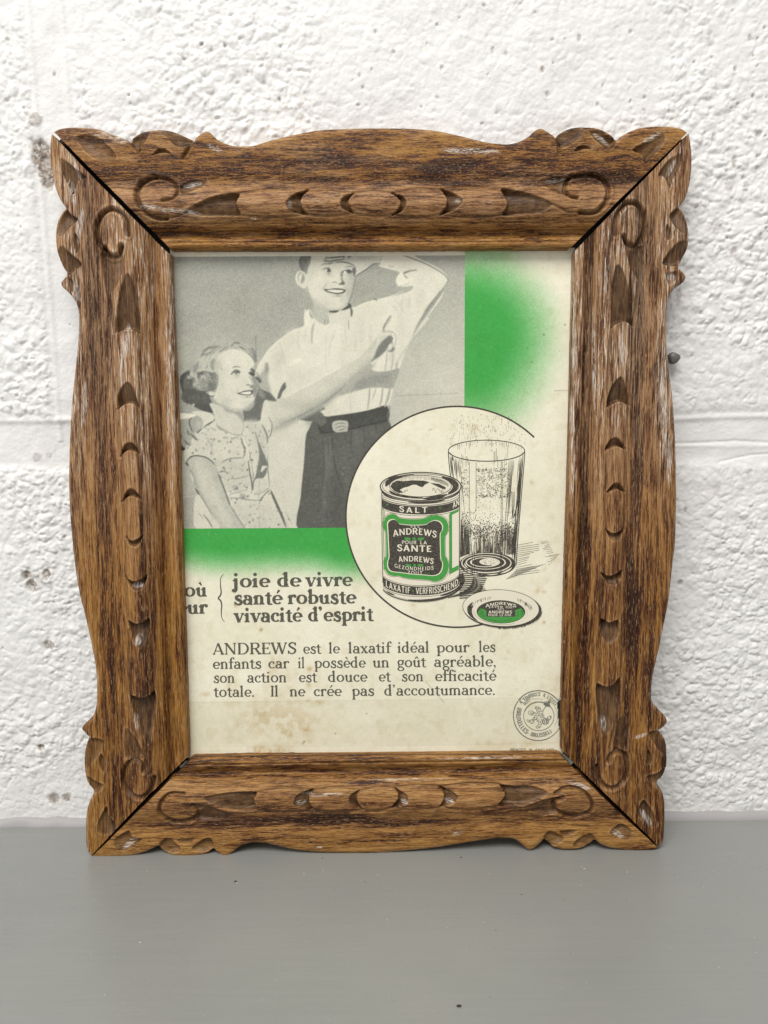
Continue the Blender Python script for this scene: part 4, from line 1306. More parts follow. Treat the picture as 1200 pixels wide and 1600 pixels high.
# girl: dark hair behind, shadow between the two
fill(T3, [(655, 0), (690, 40), (760, 70), (810, 130), (760, 132), (720, 128), (700, 180), (680, 285), (600, 302), (552, 292), (545, 215), (600, 205), (640, 150)], 116, 1.6)
fill(T1, [(655, 1010), (690, 1070), (680, 1110), (720, 1190), (700, 1210), (660, 1170), (670, 1100)], 140, 2.5)
fill(T3, [(60, -60), (90, 100), (170, 178), (310, 228), (300, 130), (270, 70), (330, 30), (370, -60), (200, -120)], 94, 1)
fill(T6, [(130, 660), (150, 610), (190, 570), (260, 540), (330, 560), (400, 530), (470, 525), (525, 585), (538, 660), (505, 735), (440, 790), (300, 790), (150, 740)], 142, 2)
fill(T6, [(100, 830), (140, 740), (200, 715), (300, 740), (380, 745), (440, 770), (430, 850), (445, 910), (300, 915), (160, 900)], 100, 2)
fill(T6, [(430, 545), (480, 540), (524, 600), (530, 665), (495, 735), (440, 750), (415, 700), (440, 640)], 122, 3)
fill(T6, [(135, 660), (160, 615), (200, 600), (235, 640), (240, 690), (200, 730), (140, 730)], 108, 2)
fill(T6, [(200, 540), (230, 460), (290, 400), (330, 340), (400, 250), (540, 215), (690, 180), (800, 190), (900, 250), (975, 380), (960, 430), (900, 360), (820, 300), (700, 270), (600, 310), (520, 360), (500, 420), (530, 560), (470, 525), (400, 520), (300, 540), (240, 560)], 184, 2.2)
blob(T6, 260, 490, 60, 60, 146, .8)
for p, w, v in [([(328, 360), (370, 290), (430, 250), (545, 235)], 32, 132), ([(345, 335), (410, 318), (482, 308)], 14, 112), ([(480, 300), (430, 335), (360, 345)], 8, 140), ([(550, 300), (590, 268), (640, 258)], 15, 116), ([(690, 245), (705, 205), (745, 192), (790, 200)], 20, 112), ([(720, 240), (760, 225), (800, 240)], 12, 140), ([(790, 240), (850, 285), (920, 345), (960, 420)], 46, 128), ([(895, 270), (930, 270), (955, 320), (978, 400)], 30, 118), ([(480, 390), (462, 440), (470, 500)], 50, 146), ([(410, 450), (390, 490), (340, 520)], 14, 130), ([(300, 420), (270, 480), (250, 540)], 30, 140), ([(350, 400), (330, 460), (300, 510)], 12, 172), ([(430, 400), (400, 460)], 12, 176)]:
    line(T6, p, w, v, 1.2, .85)
for p, w, v in [([(190, 610), (230, 570), (275, 590), (285, 640), (250, 690)], 44, 182), ([(300, 650), (330, 690), (400, 690)], 22, 168), ([(340, 600), (400, 570), (440, 590)], 26, 172), ([(260, 700), (320, 730), (400, 720)], 14, 128), ([(180, 600), (215, 555), (260, 560)], 14, 196), ([(330, 640), (340, 590), (375, 590), (370, 640)], 16, 186), ([(270, 535), (340, 505), (430, 520), (470, 535)], 26, 186), ([(265, 660), (290, 640), (310, 660)], 16, 160), ([(300, 700), (370, 660), (430, 640)], 16, 150), ([(180, 650), (160, 700)], 16, 128), ([(400, 660), (430, 620), (420, 580)], 12, 140), ([(450, 560), (490, 570), (500, 610)], 18, 122), ([(300, 600), (310, 560), (350, 548)], 10, 90), ([(290, 575), (300, 620)], 8, 84), ([(390, 560), (395, 620)], 8, 90)]:
    line(T6, p, w, v, .9, .9)
blob(T6, 308, 712, 8, 10, 225)
blob(T3, 160, 162, 9, 9, 225)
# girl: neck, face
fill(T3, [(290, 150), (325, 240), (335, 300), (400, 355), (520, 398), (550, 310), (545, 215), (500, 190), (400, 180)], 199, 1)
fill(T3, [(400, 180), (480, 212), (545, 220), (550, 300), (525, 270), (490, 235), (420, 215)], 158, 3)
fill(T6, [(540, 330), (620, 290), (700, 268), (790, 280), (860, 310), (925, 370), (955, 440), (925, 490), (905, 530), (930, 580), (960, 620), (1000, 690), (990, 760), (965, 830), (930, 890), (870, 945), (800, 975), (700, 965), (600, 930), (510, 880), (480, 820), (500, 770), (535, 690), (538, 600), (528, 500), (510, 400)], 210, 1)
fill(T6, [(935, 575), (975, 610), (1003, 690), (985, 770), (960, 830), (930, 780), (935, 720), (948, 680), (925, 640)], 148, 1.8)
fill(T6, [(560, 900), (700, 955), (820, 960), (920, 880), (890, 940), (800, 985), (680, 975)], 180, 3)
fill(T6, [(905, 500), (935, 495), (962, 520), (955, 540), (930, 520)], 105, .9)
line(T6, [(700, 485), (740, 470), (792, 478)], 10, 112, .7)
fill(T6, [(675, 562), (705, 525), (745, 508), (785, 520), (788, 550), (760, 545), (730, 540), (700, 560)], 118, .9)
blob(T6, 740, 540, 26, 24, 104)
blob(T6, 735, 537, 7, 6, 190)
fill(T6, [(700, 558), (720, 545), (722, 568), (708, 570)], 215, .5)
blob(T6, 765, 580, 26, 12, 160, .6)
fill(T6, [(885, 545), (920, 530), (960, 555), (955, 580), (920, 575)], 112, .9)
blob(T6, 932, 556, 22, 22, 92)
fill(T6, [(965, 585), (1000, 600), (1042, 638), (1015, 665), (995, 640), (975, 615)], 112, 1)
line(T6, [(895, 590), (930, 640), (945, 690)], 20, 172, 1.6)
line(T6, [(860, 690), (885, 682), (908, 694)], 11, 116, .7)
fill(T6, [(905, 700), (945, 680), (940, 715), (910, 722)], 142, 1.2)
fill(T6, [(760, 785), (800, 770), (850, 752), (935, 750), (928, 790), (895, 808), (840, 806), (795, 800)], 92, .8)
fill(T6, [(792, 786), (850, 766), (915, 764), (908, 792), (860, 797)], 226, .5)
for x in (835, 862, 888):
    line(T6, [(x, 770), (x, 795)], 4, 185, .5, .6)
line(T6, [(765, 750), (755, 780), (768, 800)], 9, 160, .9)
blob(T6, 880, 828, 40, 9, 146, .8)
blob(T6, 860, 900, 60, 30, 196, .5)
fill(T6, [(390, 765), (440, 762), (492, 775), (490, 800), (450, 812), (415, 795)], 200, .8)
line(T6, [(415, 800), (450, 820), (492, 808)], 9, 100, .8)
blob(T6, 572, 497, 7, 6, 120)
# dress
dress = [(210, 320), (290, 292), (330, 285), (355, 350), (440, 375), (520, 400), (545, 330), (560, 292), (600, 302), (680, 287), (690, 240), (700, 190), (722, 130), (768, 165), (778, 330), (752, 420), (742, 560), (748, 700), (758, 790), (830, 930), (900, 1040), (945, 1135), (555, 1135), (450, 950), (400, 800), (350, 680), (322, 610), (240, 565), (150, 560), (100, 612), (90, 520), (150, 430)]
fill(T3, dress, 205, .8)
fill(T3, [(330, 600), (420, 590), (560, 600), (600, 700), (600, 830), (450, 850), (390, 760)], 194, 6)
fill(T3, [(560, 300), (680, 300), (740, 420), (740, 560), (680, 640), (640, 460)], 192, 6)
fill(T3, [(480, 920), (700, 930), (830, 1000), (860, 1130), (580, 1130)], 196, 8)
fill(T3, [(240, 350), (330, 420), (320, 580), (220, 550), (150, 540)], 197, 6)
dp = catmull(tr(T3, dress), 4, True)
for q in range(270):
    px, py = rng.uniform(285, 460), rng.uniform(655, 826)
    if inside(np.array([px]), np.array([py]), dp)[0]:
        a = rng.uniform(0, 3.1)
        L_ = rng.uniform(1.2, 4.2)
        line(O, [(px, py), (px + L_ * math.cos(a), py + L_ * math.sin(a))], rng.uniform(1.7, 2.9), rng.uniform(140, 182), .6, .85)
for q in range(26):
    px, py = rng.uniform(300, 440), rng.uniform(690, 824)
    if inside(np.array([px]), np.array([py]), dp)[0]:
        blob(O, px, py, 1.3, 1.3, 80, .9)
for p, w, v in [([(380, 615), (440, 585), (550, 575)], 9, 130), ([(350, 690), (400, 682), (420, 690)], 8, 120), ([(440, 742), (520, 735), (590, 715)], 9, 145), ([(450, 445), (480, 420), (515, 420)], 9, 150), ([(535, 410), (545, 470), (600, 540), (605, 590)], 8, 120), ([(540, 430), (560, 520), (550, 580)], 7, 130), ([(590, 600), (600, 680), (615, 760), (622, 830)], 11, 108), ([(610, 590), (625, 680), (628, 760)], 6, 150), ([(645, 380), (670, 470), (680, 560), (662, 660), (650, 730)], 12, 128), ([(700, 320), (735, 400), (740, 460)], 14, 130), ([(750, 260), (776, 320), (762, 400), (742, 424)], 9, 132), ([(335, 690), (370, 720), (375, 750)], 9, 130), ([(440, 890), (520, 893), (600, 905), (682, 910)], 6, 110), ([(440, 870), (470, 855), (560, 830)], 5, 140), ([(640, 865), (700, 845), (755, 810)], 8, 120), ([(680, 912), (720, 860), (760, 825)], 8, 112), ([(270, 420), (300, 490), (310, 560)], 6, 160), ([(360, 350), (440, 380), (520, 402), (550, 360), (556, 300)], 6, 140), ([(740, 560), (745, 680), (755, 800)], 9, 140), ([(800, 930), (850, 1010), (890, 1110)], 7, 140), ([(880, 1000), (930, 1090)], 5, 150), ([(535, 400), (570, 480), (600, 560)], 12, 222), ([(240, 335), (300, 300), (325, 285)], 9, 110), ([(310, 230), (328, 290)], 8, 130)]:
    line(T3, p, w, v, .7, .9)
fill(T3, [(672, 450), (700, 520), (735, 600), (745, 640), (700, 640), (690, 690), (735, 650), (730, 700), (700, 740), (665, 745), (640, 800), (622, 832), (615, 790), (650, 710), (675, 620), (682, 520)], 124, .9)
fill(T3, [(640, 750), (715, 742), (745, 800), (700, 845), (640, 850)], 196, 1)
fill(T3, [(765, 825), (800, 890), (840, 980), (870, 1060), (885, 1125), (855, 1060), (815, 970), (775, 880)], 108, .9)
for x, y in [(490, 810), (546, 878)]:
    blob(T3, x, y, 17, 15, 105)
    blob(T3, x - 3, y - 3, 9, 8, 205)
# girl's near arm
fill(T3, [(104, 606), (165, 565), (245, 570), (318, 618), (345, 690), (390, 800), (440, 930), (500, 1030), (565, 1140), (372, 1140), (300, 1010), (225, 880), (172, 765)], 182, .9)
fill(T3, [(170, 620), (240, 600), (290, 680), (340, 820), (400, 960), (470, 1110), (400, 1110), (300, 950), (220, 800)], 199, 5, .8)
fill(T3, [(112, 620), (160, 700), (200, 820), (290, 990), (372, 1130), (330, 1060), (220, 880), (168, 762)], 156, 2.5)
fill(T3, [(350, 700), (385, 760), (430, 880), (452, 945), (435, 930), (395, 820)], 122, 1.2)
line(T3, [(100, 622), (130, 578), (175, 560), (250, 570), (300, 600), (325, 630)], 9, 92, .7)
line(T3, [(108, 620), (118, 634)], 14, 90, .8)
blob(T3, 330, 960, 16, 14, 150, .7)
line(T3, [(440, 935), (500, 1030), (562, 1130)], 7, 128, .9)
line(T3, [(215, 870), (290, 1000), (372, 1125)], 8, 118, .9)
# left edge: bench and skirt, boy's hand on her shoulder
fill(T3, [(50, 620), (110, 640), (160, 760), (215, 870), (180, 880), (60, 890)], 176, 1.5)
fill(T3, [(60, 890), (180, 870), (165, 960), (175, 1130), (60, 1130)], 168, 1)
fill(T3, [(180, 870), (215, 880), (290, 1000), (370, 1130), (180, 1130), (165, 960)], 205, 1)
line(T3, [(60, 890), (120, 878), (178, 872)], 5, 205, .6)
for p, w, v in [([(240, 1020), (280, 1070), (310, 1125)], 10, 128), ([(200, 1000), (240, 1060)], 7, 165), ([(140, 700), (160, 760)], 14, 205), ([(180, 820), (205, 862)], 12, 100), ([(150, 960), (158, 1000)], 6, 140)]:
    line(T3, p, w, v, .8)
fill(T3, [(30, 250), (100, 250), (170, 245), (215, 260), (238, 300), (230, 345), (195, 382), (165, 370), (170, 392), (196, 430), (178, 440), (130, 400), (112, 385), (146, 465), (128, 482), (85, 430), (72, 440), (100, 495), (80, 512), (30, 500)], 166, .9)
for p in [[(160, 250), (130, 290), (140, 340), (155, 370)], [(112, 360), (130, 400)], [(70, 420), (60, 390)], [(190, 384), (225, 350)], [(140, 390), (190, 440)], [(92, 440), (130, 484)], [(60, 470), (92, 512)]]:
    line(T3, p, 8, 92, .9)
fill(T3, [(60, 490), (95, 500), (85, 520), (60, 515)], 74, 1)
fill(T3, [(30, 232), (110, 230), (185, 240), (150, 262), (90, 272), (30, 275)], 224, .9)
fill(T3, [(195, 210), (290, 225), (325, 270), (260, 320), (225, 350), (238, 300), (215, 258), (150, 225)], 204, 1)
fill(T3, [(225, 350), (260, 320), (300, 295), (310, 300), (250, 335)], 100, .8)
blob(T3, 200, 320, 22, 26, 186, .7)
# softer modelling laid over the figures
blob(T4, 300, 330, 60, 160, 196, .6)
blob(T4, 420, 330, 60, 50, 214, .5)
blob(T4, 360, 460, 60, 80, 216, .5)
blob(T4, 470, 620, 80, 50, 192, .6)
blob(T4, 700, 470, 34, 110, 168, .55)
blob(T4, 565, 330, 24, 60, 216, .6)
blob(T4, 490, 330, 40, 16, 178, .5)
blob(T4, 690, 330, 40, 16, 172, .5)
blob(T4, 380, 150, 50, 50, 214, .5)
blob(T4, 330, 720, 40, 60, 164, .6)
blob(T4, 420, 760, 40, 60, 178, .5)
line(T4, [(655, 455), (690, 490), (680, 540)], 14, 170, 2)
blob(T6, 560, 640, 60, 160, 192, .7)
blob(T6, 640, 620, 80, 70, 212, .4)
blob(T6, 700, 760, 60, 60, 196, .5)
blob(T6, 740, 590, 60, 22, 184, .6)
blob(T6, 860, 430, 60, 60, 214, .5)
blob(T6, 620, 880, 90, 60, 184, .6)
blob(T6, 540, 440, 40, 90, 176, .6)
for q in range(70):
    a = rng.uniform(200, 330)
    rr0 = rng.uniform(.86, 1.08)
    P0 = ell_pts = [(690 + 330 * rr0 * math.cos(math.radians(t_)), 540 + 330 * rr0 * math.sin(math.radians(t_))) for t_ in np.linspace(a, a + rng.uniform(8, 22), 4)]
    if P0[0][0] < 520 or P0[0][1] < 300:
        line(T6, P0, rng.uniform(5, 12), rng.choice([150, 172, 206, 134]), 1.0, .6)
for q in range(46):
    x, y = rng.uniform(150, 520), rng.uniform(545, 740)
    r0 = rng.uniform(14, 34)
    a = rng.uniform(0, 6.28)
    line(T6, [(x + r0 * math.cos(a + u), y + r0 * math.sin(a + u)) for u in (0, .7, 1.4, 2.1)], rng.uniform(6, 13), rng.choice([186, 172, 150, 116, 104]), 1.0, .75)
for q in range(60):
    x, y = rng.uniform(110, 420), rng.uniform(745, 900)
    line(T6, [(x, y), (x + rng.uniform(-6, 10), y + rng.uniform(20, 50))], rng.uniform(5, 9), rng.choice([84, 92, 112, 122]), 1.0, .6)
# boy's hair strands, hand creases
for q in range(30):
    x, y = rng.uniform(195, 320), rng.uniform(95, 260)
    if x > 330 - (y - 90) * .35:
        continue
    line(T4, [(x, y), (x - rng.uniform(4, 14), y + rng.uniform(20, 44))], 6, rng.choice([92, 104, 134, 146]), .8, .7)
# pointing hand: lit edges and finger joints
line(T2, [(540, 686), (575, 700), (596, 738), (588, 785), (572, 815)], 6, 172, .9, .9)
line(T2, [(530, 838), (548, 846), (570, 836), (582, 812)], 12, 122, 1, .8)
line(T2, [(545, 722), (566, 745), (560, 790)], 7, 120, .8, .9)
fill(T2, [(560, 700), (582, 712), (590, 745), (578, 790), (566, 770), (572, 740)], 212, .7)
fill(T2, [(535, 800), (552, 785), (566, 800), (558, 828), (540, 832)], 208, .7)
line(T2, [(440, 745), (420, 800), (380, 850)], 10, 178, 1.4, .8)
blob(T2, 460, 760, 22, 26, 208, .7)
blob(T2, 250, 960, 90, 40, 196, .5)
blob(T2, 120, 1090, 60, 40, 186, .5)
blob(T3, 850, 200, 90, 40, 204, .5)
blob(T3, 860, 290, 70, 24, 168, .6)
# near arm: round it
blob(T3, 250, 640, 60, 40, 176, .5)
blob(T3, 330, 900, 40, 90, 204, .4)
# shirt: broad soft folds
for (T_, x, y, rx, ry, v, a) in [(T1, 930, 760, 60, 90, 203, .7), (T1, 830, 900, 40, 90, 196, .7), (T1, 1000, 1040, 90, 60, 205, .6), (T2, 330, 700, 40, 140, 204, .6), (T2, 640, 640, 40, 200, 203, .7), (T2, 780, 420, 40, 130, 204, .6), (T2, 180, 860, 30, 120, 204, .6), (T2, 700, 190, 90, 30, 206, .6), (T2, 860, 300, 60, 60, 206, .5), (T5, 240, 120, 40, 60, 204, .5), (T2, 560, 900, 30, 60, 186, .5)]:
    blob(T_, x, y, rx, ry, v, a)
# trousers: sheen and creases
for (x, y, rx, ry, v) in [(60, 600, 40, 200, 122), (300, 430, 60, 60, 122), (420, 380, 50, 40, 118), (130, 900, 60, 160, 98), (30, 900, 20, 200, 116), (210, 700, 40, 160, 116)]:
    blob(T5, x, y, rx, ry, v, .6)
for P0 in [[(250, 360), (240, 460), (260, 560)], [(330, 340), (350, 420), (340, 480)], [(20, 420), (30, 600), (20, 820)], [(60, 430), (70, 560)], [(430, 310), (440, 380)]]:
    line(T5, P0, 8, 84, 1.2, .7)
# creases and scratches in the print
for p, w, v in [([(399.5, 526), (400.5, 566)], .8, 110), ([(405, 735), (405.5, 826)], .7, 150), ([(620, 618.5), (715, 614.5)], .9, 150), ([(640, 614), (643, 626)], .9, 165), ([(547, 618), (547.5, 645)], .6, 180), ([(585, 467), (589, 469)], 1.2, 80)]:
    line(O, p, w, v, .5, .8, False)
for q in range(90):
    px, py = rng.uniform(280, 725), rng.uniform(402, 824)
    blob(O, px, py, rng.uniform(.4, .9), rng.uniform(.4, .9), rng.choice([120, 225, 222]), rng.uniform(.3, .8))
for q in range(60):
    px, py = rng.uniform(475, 555), rng.uniform(680, 822)
    blob(O, px, py, .6, .8, 165, .5)
# paper grain and screen
def soften(a, s):
    k_ = np.exp(-0.5 * (np.arange(-4, 5) / s) ** 2)
    k_ /= k_.sum()
    q = np.pad(a, 4, mode='edge')
    q = sum(w * q[i:i + a.shape[0]] for i, w in enumerate(k_))
    return sum(w * q[:, i:i + a.shape[1]] for i, w in enumerate(k_))


Tn = soften(Tn, 0.62)
Tn = Tn * 0.972
Tn = np.where(Tn < 170, 170 + (Tn - 170) * 1.2, Tn)
Tn = Tn + 9 * (fbm(X / 16, Y / 16, 3, 71) - 0.5) + 16 * (fbm(X / 3.2, Y / 3.2, 3, 72) - 0.5) * sstep(150, 90, Tn)
g1 = fbm(X / 1.25, Y / 1.25, 2, 61) - 0.5
g2 = rng.normal(0, 1, X.shape)
mid = 1 - np.abs(Tn - 150) / 120
Tn = Tn + g1 * 30 * np.clip(mid, .35, 1) + g2 * 5.5 * np.clip(mid, .35, 1)
Tn = np.clip(Tn, 46, 226)
t = (Tn - 46) / (222 - 46.0)
lo, hi = np.array([52, 53, 49.0]), np.array([231, 227, 206.0])
PH = lo + (hi - lo) * t[..., None]
mt = np.clip(1 - np.abs(t - 0.55) / 0.5, 0, 1)
PH += mt[..., None] * np.array([-2.5, 0.5, 3.5])
PH *= (0.5 + 0.5 * paper_rgb(X, Y) / np.array([231, 226, 203.0]))
sheet('printed_photograph', X, Y, PH, poster, 0.00007)

# disc of bare paper behind the tin and glass
th = np.linspace(0, 2 * np.pi, 220)
rr_ = np.linspace(0, 1, 130)
TH, RR = np.meshgrid(th, rr_)
CX, CY, CRX, CRY = 714.0, 807.5, 173.5, 172.5
Xd = CX + CRX * RR * np.cos(TH)
Yd = CY + CRY * RR * np.sin(TH)
o = sheet('cream_disc', Xd, Yd, paper_rgb(Xd, Yd), poster, 0.00010)


# ---- ink drawing: flat polygons printed on the sheet
class Ink:
    def __init__(self):
        self.v, self.f, self.m = [], [], []
        self.k = 0

    def _add(self, P, faces, mat, layer):
        n = len(self.v)
        self.k += 1
        z = layer * 0.00002 + (self.k % 9) * 0.0000018
        self.v += [(p[0], p[1], z) for p in P]
        self.f += [tuple(i + n for i in f) for f in faces]
        self.m += [mat] * len(faces)

    def poly(self, P, mat=0, layer=0, sm=0):
        P = np.asarray(P, float)
        if sm:
            P = catmull(P, sm, True)
        tri = tessellate_polygon([[Vector((p[0], p[1], 0)) for p in P]])
        self._add(P, [tuple(t) for t in tri], mat, layer)

    def strip(self, A, B, mat=0, layer=0):
        n = len(A)
        self._add(list(A) + list(B), [(i, i + 1, n + i + 1, n + i) for i in range(n - 1)], mat, layer)

    def line(self, P, w, mat=0, layer=0, sm=0, w2=None, taper=False):
        P = np.asarray(P, float)
        if sm:
            P = catmull(P, sm)
        d = np.gradient(P, axis=0)
        d /= np.linalg.norm(d, axis=1)[:, None] + 1e-9
        nrm = np.stack([-d[:, 1], d[:, 0]], 1)
        n = len(P)
        if w2 is not None:
            ww = np.linspace(w, w2, n)
        else:
            ww = np.full(n, float(w))
        if taper:
            ww = ww * (0.25 + 0.75 * np.sin(np.linspace(0, np.pi, n)))
        self.strip(P + nrm * ww[:, None] / 2, P - nrm * ww[:, None] / 2, mat, layer)

    def build(self, name, mats, parent, lift):
        V = np.array(self.v)
        W_ = pverts(V[:, 0], V[:, 1], 0)
        W_[:, 1] -= lift + V[:, 2]
        tri = [f for f in self.f if len(f) == 3]
        quad = [f for f in self.f if len(f) == 4]
        mt_ = [m for f, m in zip(self.f, self.m) if len(f) == 3] + [m for f, m in zip(self.f, self.m) if len(f) == 4]
        F = []
        for L_ in (tri, quad):
            if L_:
                a = np.array(L_)
                p0, p1, p2 = W_[a[:, 0]], W_[a[:, 1]], W_[a[:, 2]]
                ny = np.cross(p1 - p0, p2 - p0)[:, 1]
                a[ny > 0] = a[ny > 0][:, ::-1]
                F.append(a)
        return mesh_np(name, W_, F, mats, parent, smooth=False, matidx=mt_)


def ell(cx, cy, rx, ry, a0, a1, n=24):
    t = np.radians(np.linspace(a0, a1, n))
    return np.stack([cx + rx * np.cos(t), cy + ry * np.sin(t)], 1)


# ---- letters: thick/thin strokes with bracketed serifs, x-height 100, cap height 150, y up
def glyph(ch, T, t, ser=True, sl=9):
    """-> list of (left side, right side) strips, advance width"""
    out = []

    def stroke(P, w0, w1=None, sm=0, fn=None):
        P = np.asarray(P, float)
        if sm:
            P = catmull(P, sm)
        d = np.gradient(P, axis=0)
        d /= np.linalg.norm(d, axis=1)[:, None] + 1e-9
        n = np.stack([-d[:, 1], d[:, 0]], 1)
        k_ = len(P)
        if fn is not None:
            w = fn(d)
        else:
            w = np.linspace(w0, w0 if w1 is None else w1, k_)
        out.append((P + n * w[:, None] / 2, P - n * w[:, None] / 2))

    def V(x, y0, y1, w=None):
        stroke([(x, y0), (x, y1)], w or T)

    def Hh(x0, x1, y, w=None):
        stroke([(x0, y), (x1, y)], w or t)

    def LN(x0, y0, x1, y1, w):
        stroke([(x0, y0), (x1, y1)], w)

    def ARC(cx, cy, rx, ry, a0, a1, TT=None, tt=None):
        TT, tt = TT or T, tt or t
        n = max(8, int(abs(a1 - a0) / 11))
        a = np.radians(np.linspace(a0, a1, n))
        P = np.stack([cx + rx * np.cos(a), cy + ry * np.sin(a)], 1)
        w = tt + (TT - tt) * np.abs(np.cos(a)) ** 1.4
        d = np.stack([-np.sin(a) * rx, np.cos(a) * ry], 1)
        d /= np.linalg.norm(d, axis=1)[:, None]
        nn = np.stack([-d[:, 1], d[:, 0]], 1)
        out.append((P + nn * w[:, None] / 2, P - nn * w[:, None] / 2))

    def DOT(x, y, r):
        a = np.radians(np.linspace(0, 180, 8))
        out.append((np.stack([x + r * np.cos(a), y + r * np.sin(a)], 1), np.stack([x + r * np.cos(a), y - r * np.sin(a)], 1)))

    def SB(x, y=0, w=None, up=False, l=1, r=1):
        if not ser:
            return
        w = (w or T) / 2
        h = t * 0.95
        y0, y1 = (y - h, y) if up else (y, y + h)
        yb = y1 if not up else y0
        out.append((np.array([(x - w - sl * l, y0), (x + w + sl * r, y0)]), np.array([(x - w - sl * l, y1), (x + w + sl * r, y1)])))
        e = h * 0.9 * (1 if not up else -1)
        out.append((np.array([(x - w - sl * .5 * l, yb), (x + w + sl * .5 * r, yb)]), np.array([(x - w, yb + e), (x + w, yb + e)])))

    def FL(x, y):
        """slanted flag serif at the top left of a stem"""
        if not ser:
            return
        out.append((np.array([(x - T / 2 - sl * 1.25, y - t * 1.6), (x + T * .1, y)]), np.array([(x - T / 2 - sl * 1.0, y - t * 2.7), (x + T * .1, y - t * 2.4)])))
    e = T * 0.5
    adv = 90
    if ch == 'a':
        V(40 + e + 22, 14, 68)
        ARC(42, 64, 20 + e * 1.0, 32, 0, 140)
        DOT(23 + e * .4, 76, T * .44)
        ARC(36 + e * .4, 29, 20 + e * .5, 25, 40, 335)
        LN(45, 56, 62 + e, 58, t)
        ARC(76 + e, 14, 14, 12, 180, 290, T * .9, t)
        adv = 84 + e * 1.2
    elif ch in 'bp':
        y0, y1 = (0, 158) if ch == 'b' else (-50, 98)
        V(14 + e, y0, y1)
        ARC(42 + e, 50, 30 + e * .6, 48 - t * .4, -165, 165)
        FL(14 + e, y1)
        if ch == 'p':
            SB(14 + e, -50)
        adv = 84 + e * 1.8
    elif ch in 'dq':
        V(62 + e, 0, 158)
        ARC(36 + e, 50, 28 + e * .6, 48 - t * .4, 18, 342)
        FL(62 + e, 158)
        SB(62 + e, 0, l=0, r=1.2)
        adv = 86 + e * 1.8
    elif ch == 'c':
        ARC(40 + e, 50, 30 + e * .5, 48 - t * .4, 48, 318)
        DOT(58 + e, 74, T * .46)
        adv = 76 + e
    elif ch in 'eéèê':
        ARC(40 + e, 50, 30 + e * .5, 48 - t * .4, -2, 318)
        Hh(14 + e * .7, 68 + e * 1.4, 50, t)
        if ch == 'é':
            stroke([(34 + e, 116), (58 + e, 150)], t * .9, T * .8)
        if ch == 'è':
            stroke([(48 + e, 116), (24 + e, 150)], t * .9, T * .8)
        adv = 80 + e * 1.5
    elif ch == 'f':
        V(20 + e, 0, 122)
        ARC(42 + e, 122, 22, 33, 45, 180)
        DOT(56 + e, 140, T * .45)
        Hh(2, 58 + e, 92)
        SB(20 + e)
        adv = 54 + e
    elif ch == 'g':
        ARC(40 + e, 66, 24 + e * .5, 32, 0, 360)
        ARC(42 + e, -22, 32 + e * .3, 24, 0, 360, T * .8)
        stroke([(24 + e, 40), (18 + e * .5, 24), (28 + e, 8), (60 + e, 4)], t * 1.3, T * .8, 5)
        stroke([(58 + e, 86), (72 + e, 96), (84 + e, 92)], t, T * .6, 4)
        adv = 84 + e * 1.3
    elif ch in 'iî':
        V(14 + e, 0, 98)
        FL(14 + e, 98)
        SB(14 + e)
        DOT(14 + e, 136, T * .55)
        adv = 34 + e * 2
    elif ch == 'j':
        V(18 + e, -18, 98)
        ARC(4 + e, -18, 14, 28, -150, 0)
        DOT(-6 + e, -30, T * .5)
        FL(18 + e, 98)
        DOT(18 + e, 136, T * .55)
        adv = 38 + e * 2
    elif ch == 'l':
        V(14 + e, 0, 158)
        FL(14 + e, 158)
        SB(14 + e)
        adv = 34 + e * 2
    elif ch in 'nm':
        V(14 + e, 0, 98)
        FL(14 + e, 98)
        SB(14 + e)
        xs_ = [62 + e * 1.6] if ch == 'n' else [58 + e * 1.6, 102 + e * 2.6]
        x0 = 14 + e
        for x in xs_:
            V(x, 0, 66)
            r_ = (x - x0) / 2
            ARC(x - r_, 64, r_, 34 - t * .3, 0, 150)
            SB(x)
            x0 = x
        adv = x0 + e + 16
    elif ch == 'o':
        ARC(42 + e, 50, 31 + e * .6, 48 - t * .4, 0, 360)
        adv = 84 + e * 2
    elif ch == 'r':
        V(14 + e, 0, 98)
        ARC(42 + e * 1.4, 60, 28, 36, 55, 165)
        DOT(54 + e * 1.4, 82, T * .5)
        FL(14 + e, 98)
        SB(14 + e)
        adv = 64 + e * 1.6
    elif ch == 's':
        P = catmull([(62 + e * .6, 74), (52 + e, 93), (34 + e, 96), (18 + e * .4, 82), (22 + e * .4, 64), (40 + e * .6, 51), (58 + e * .8, 38), (60 + e * .8, 18), (44 + e, 4), (26 + e * .5, 5), (12 + e * .2, 24)], 5)
        n = len(P)
        q = np.abs(np.linspace(-1, 1, n))
        w = T * 1.0 - (T - t) * q ** 1.5
        d = np.gradient(P, axis=0)
        d /= np.linalg.norm(d, axis=1)[:, None]
        nn = np.stack([-d[:, 1], d[:, 0]], 1)
        out.append((P + nn * w[:, None] / 2, P - nn * w[:, None] / 2))
        if ser:
            LN(64 + e * .6, 66, 64 + e * .6, 98, t)
            LN(11, 2, 11, 34, t)
        adv = 72 + e * 1.2
    elif ch == 't':
        stroke([(20 + e, 126), (20 + e, 18)], T * .8, T)
        Hh(0, 52 + e, 92)
        ARC(38 + e, 20, 18, 19, 180, 325)
        out.append((np.array([(2, 94), (20 + e * 1.2, 128)]), np.array([(20 + e, 92), (20 + e * 2, 92)])))
        adv = 56 + e
    elif ch in 'uûù':
        V(14 + e, 34, 98)
        x = 62 + e * 1.6
        V(x, 0, 98)
        r_ = (x - 14 - e) / 2
        ARC(x - r_, 36, r_, 35 - t * .3, 180, 335)
        FL(14 + e, 98)
        FL(x, 98)
        SB(x, 0, l=0, r=1.2)
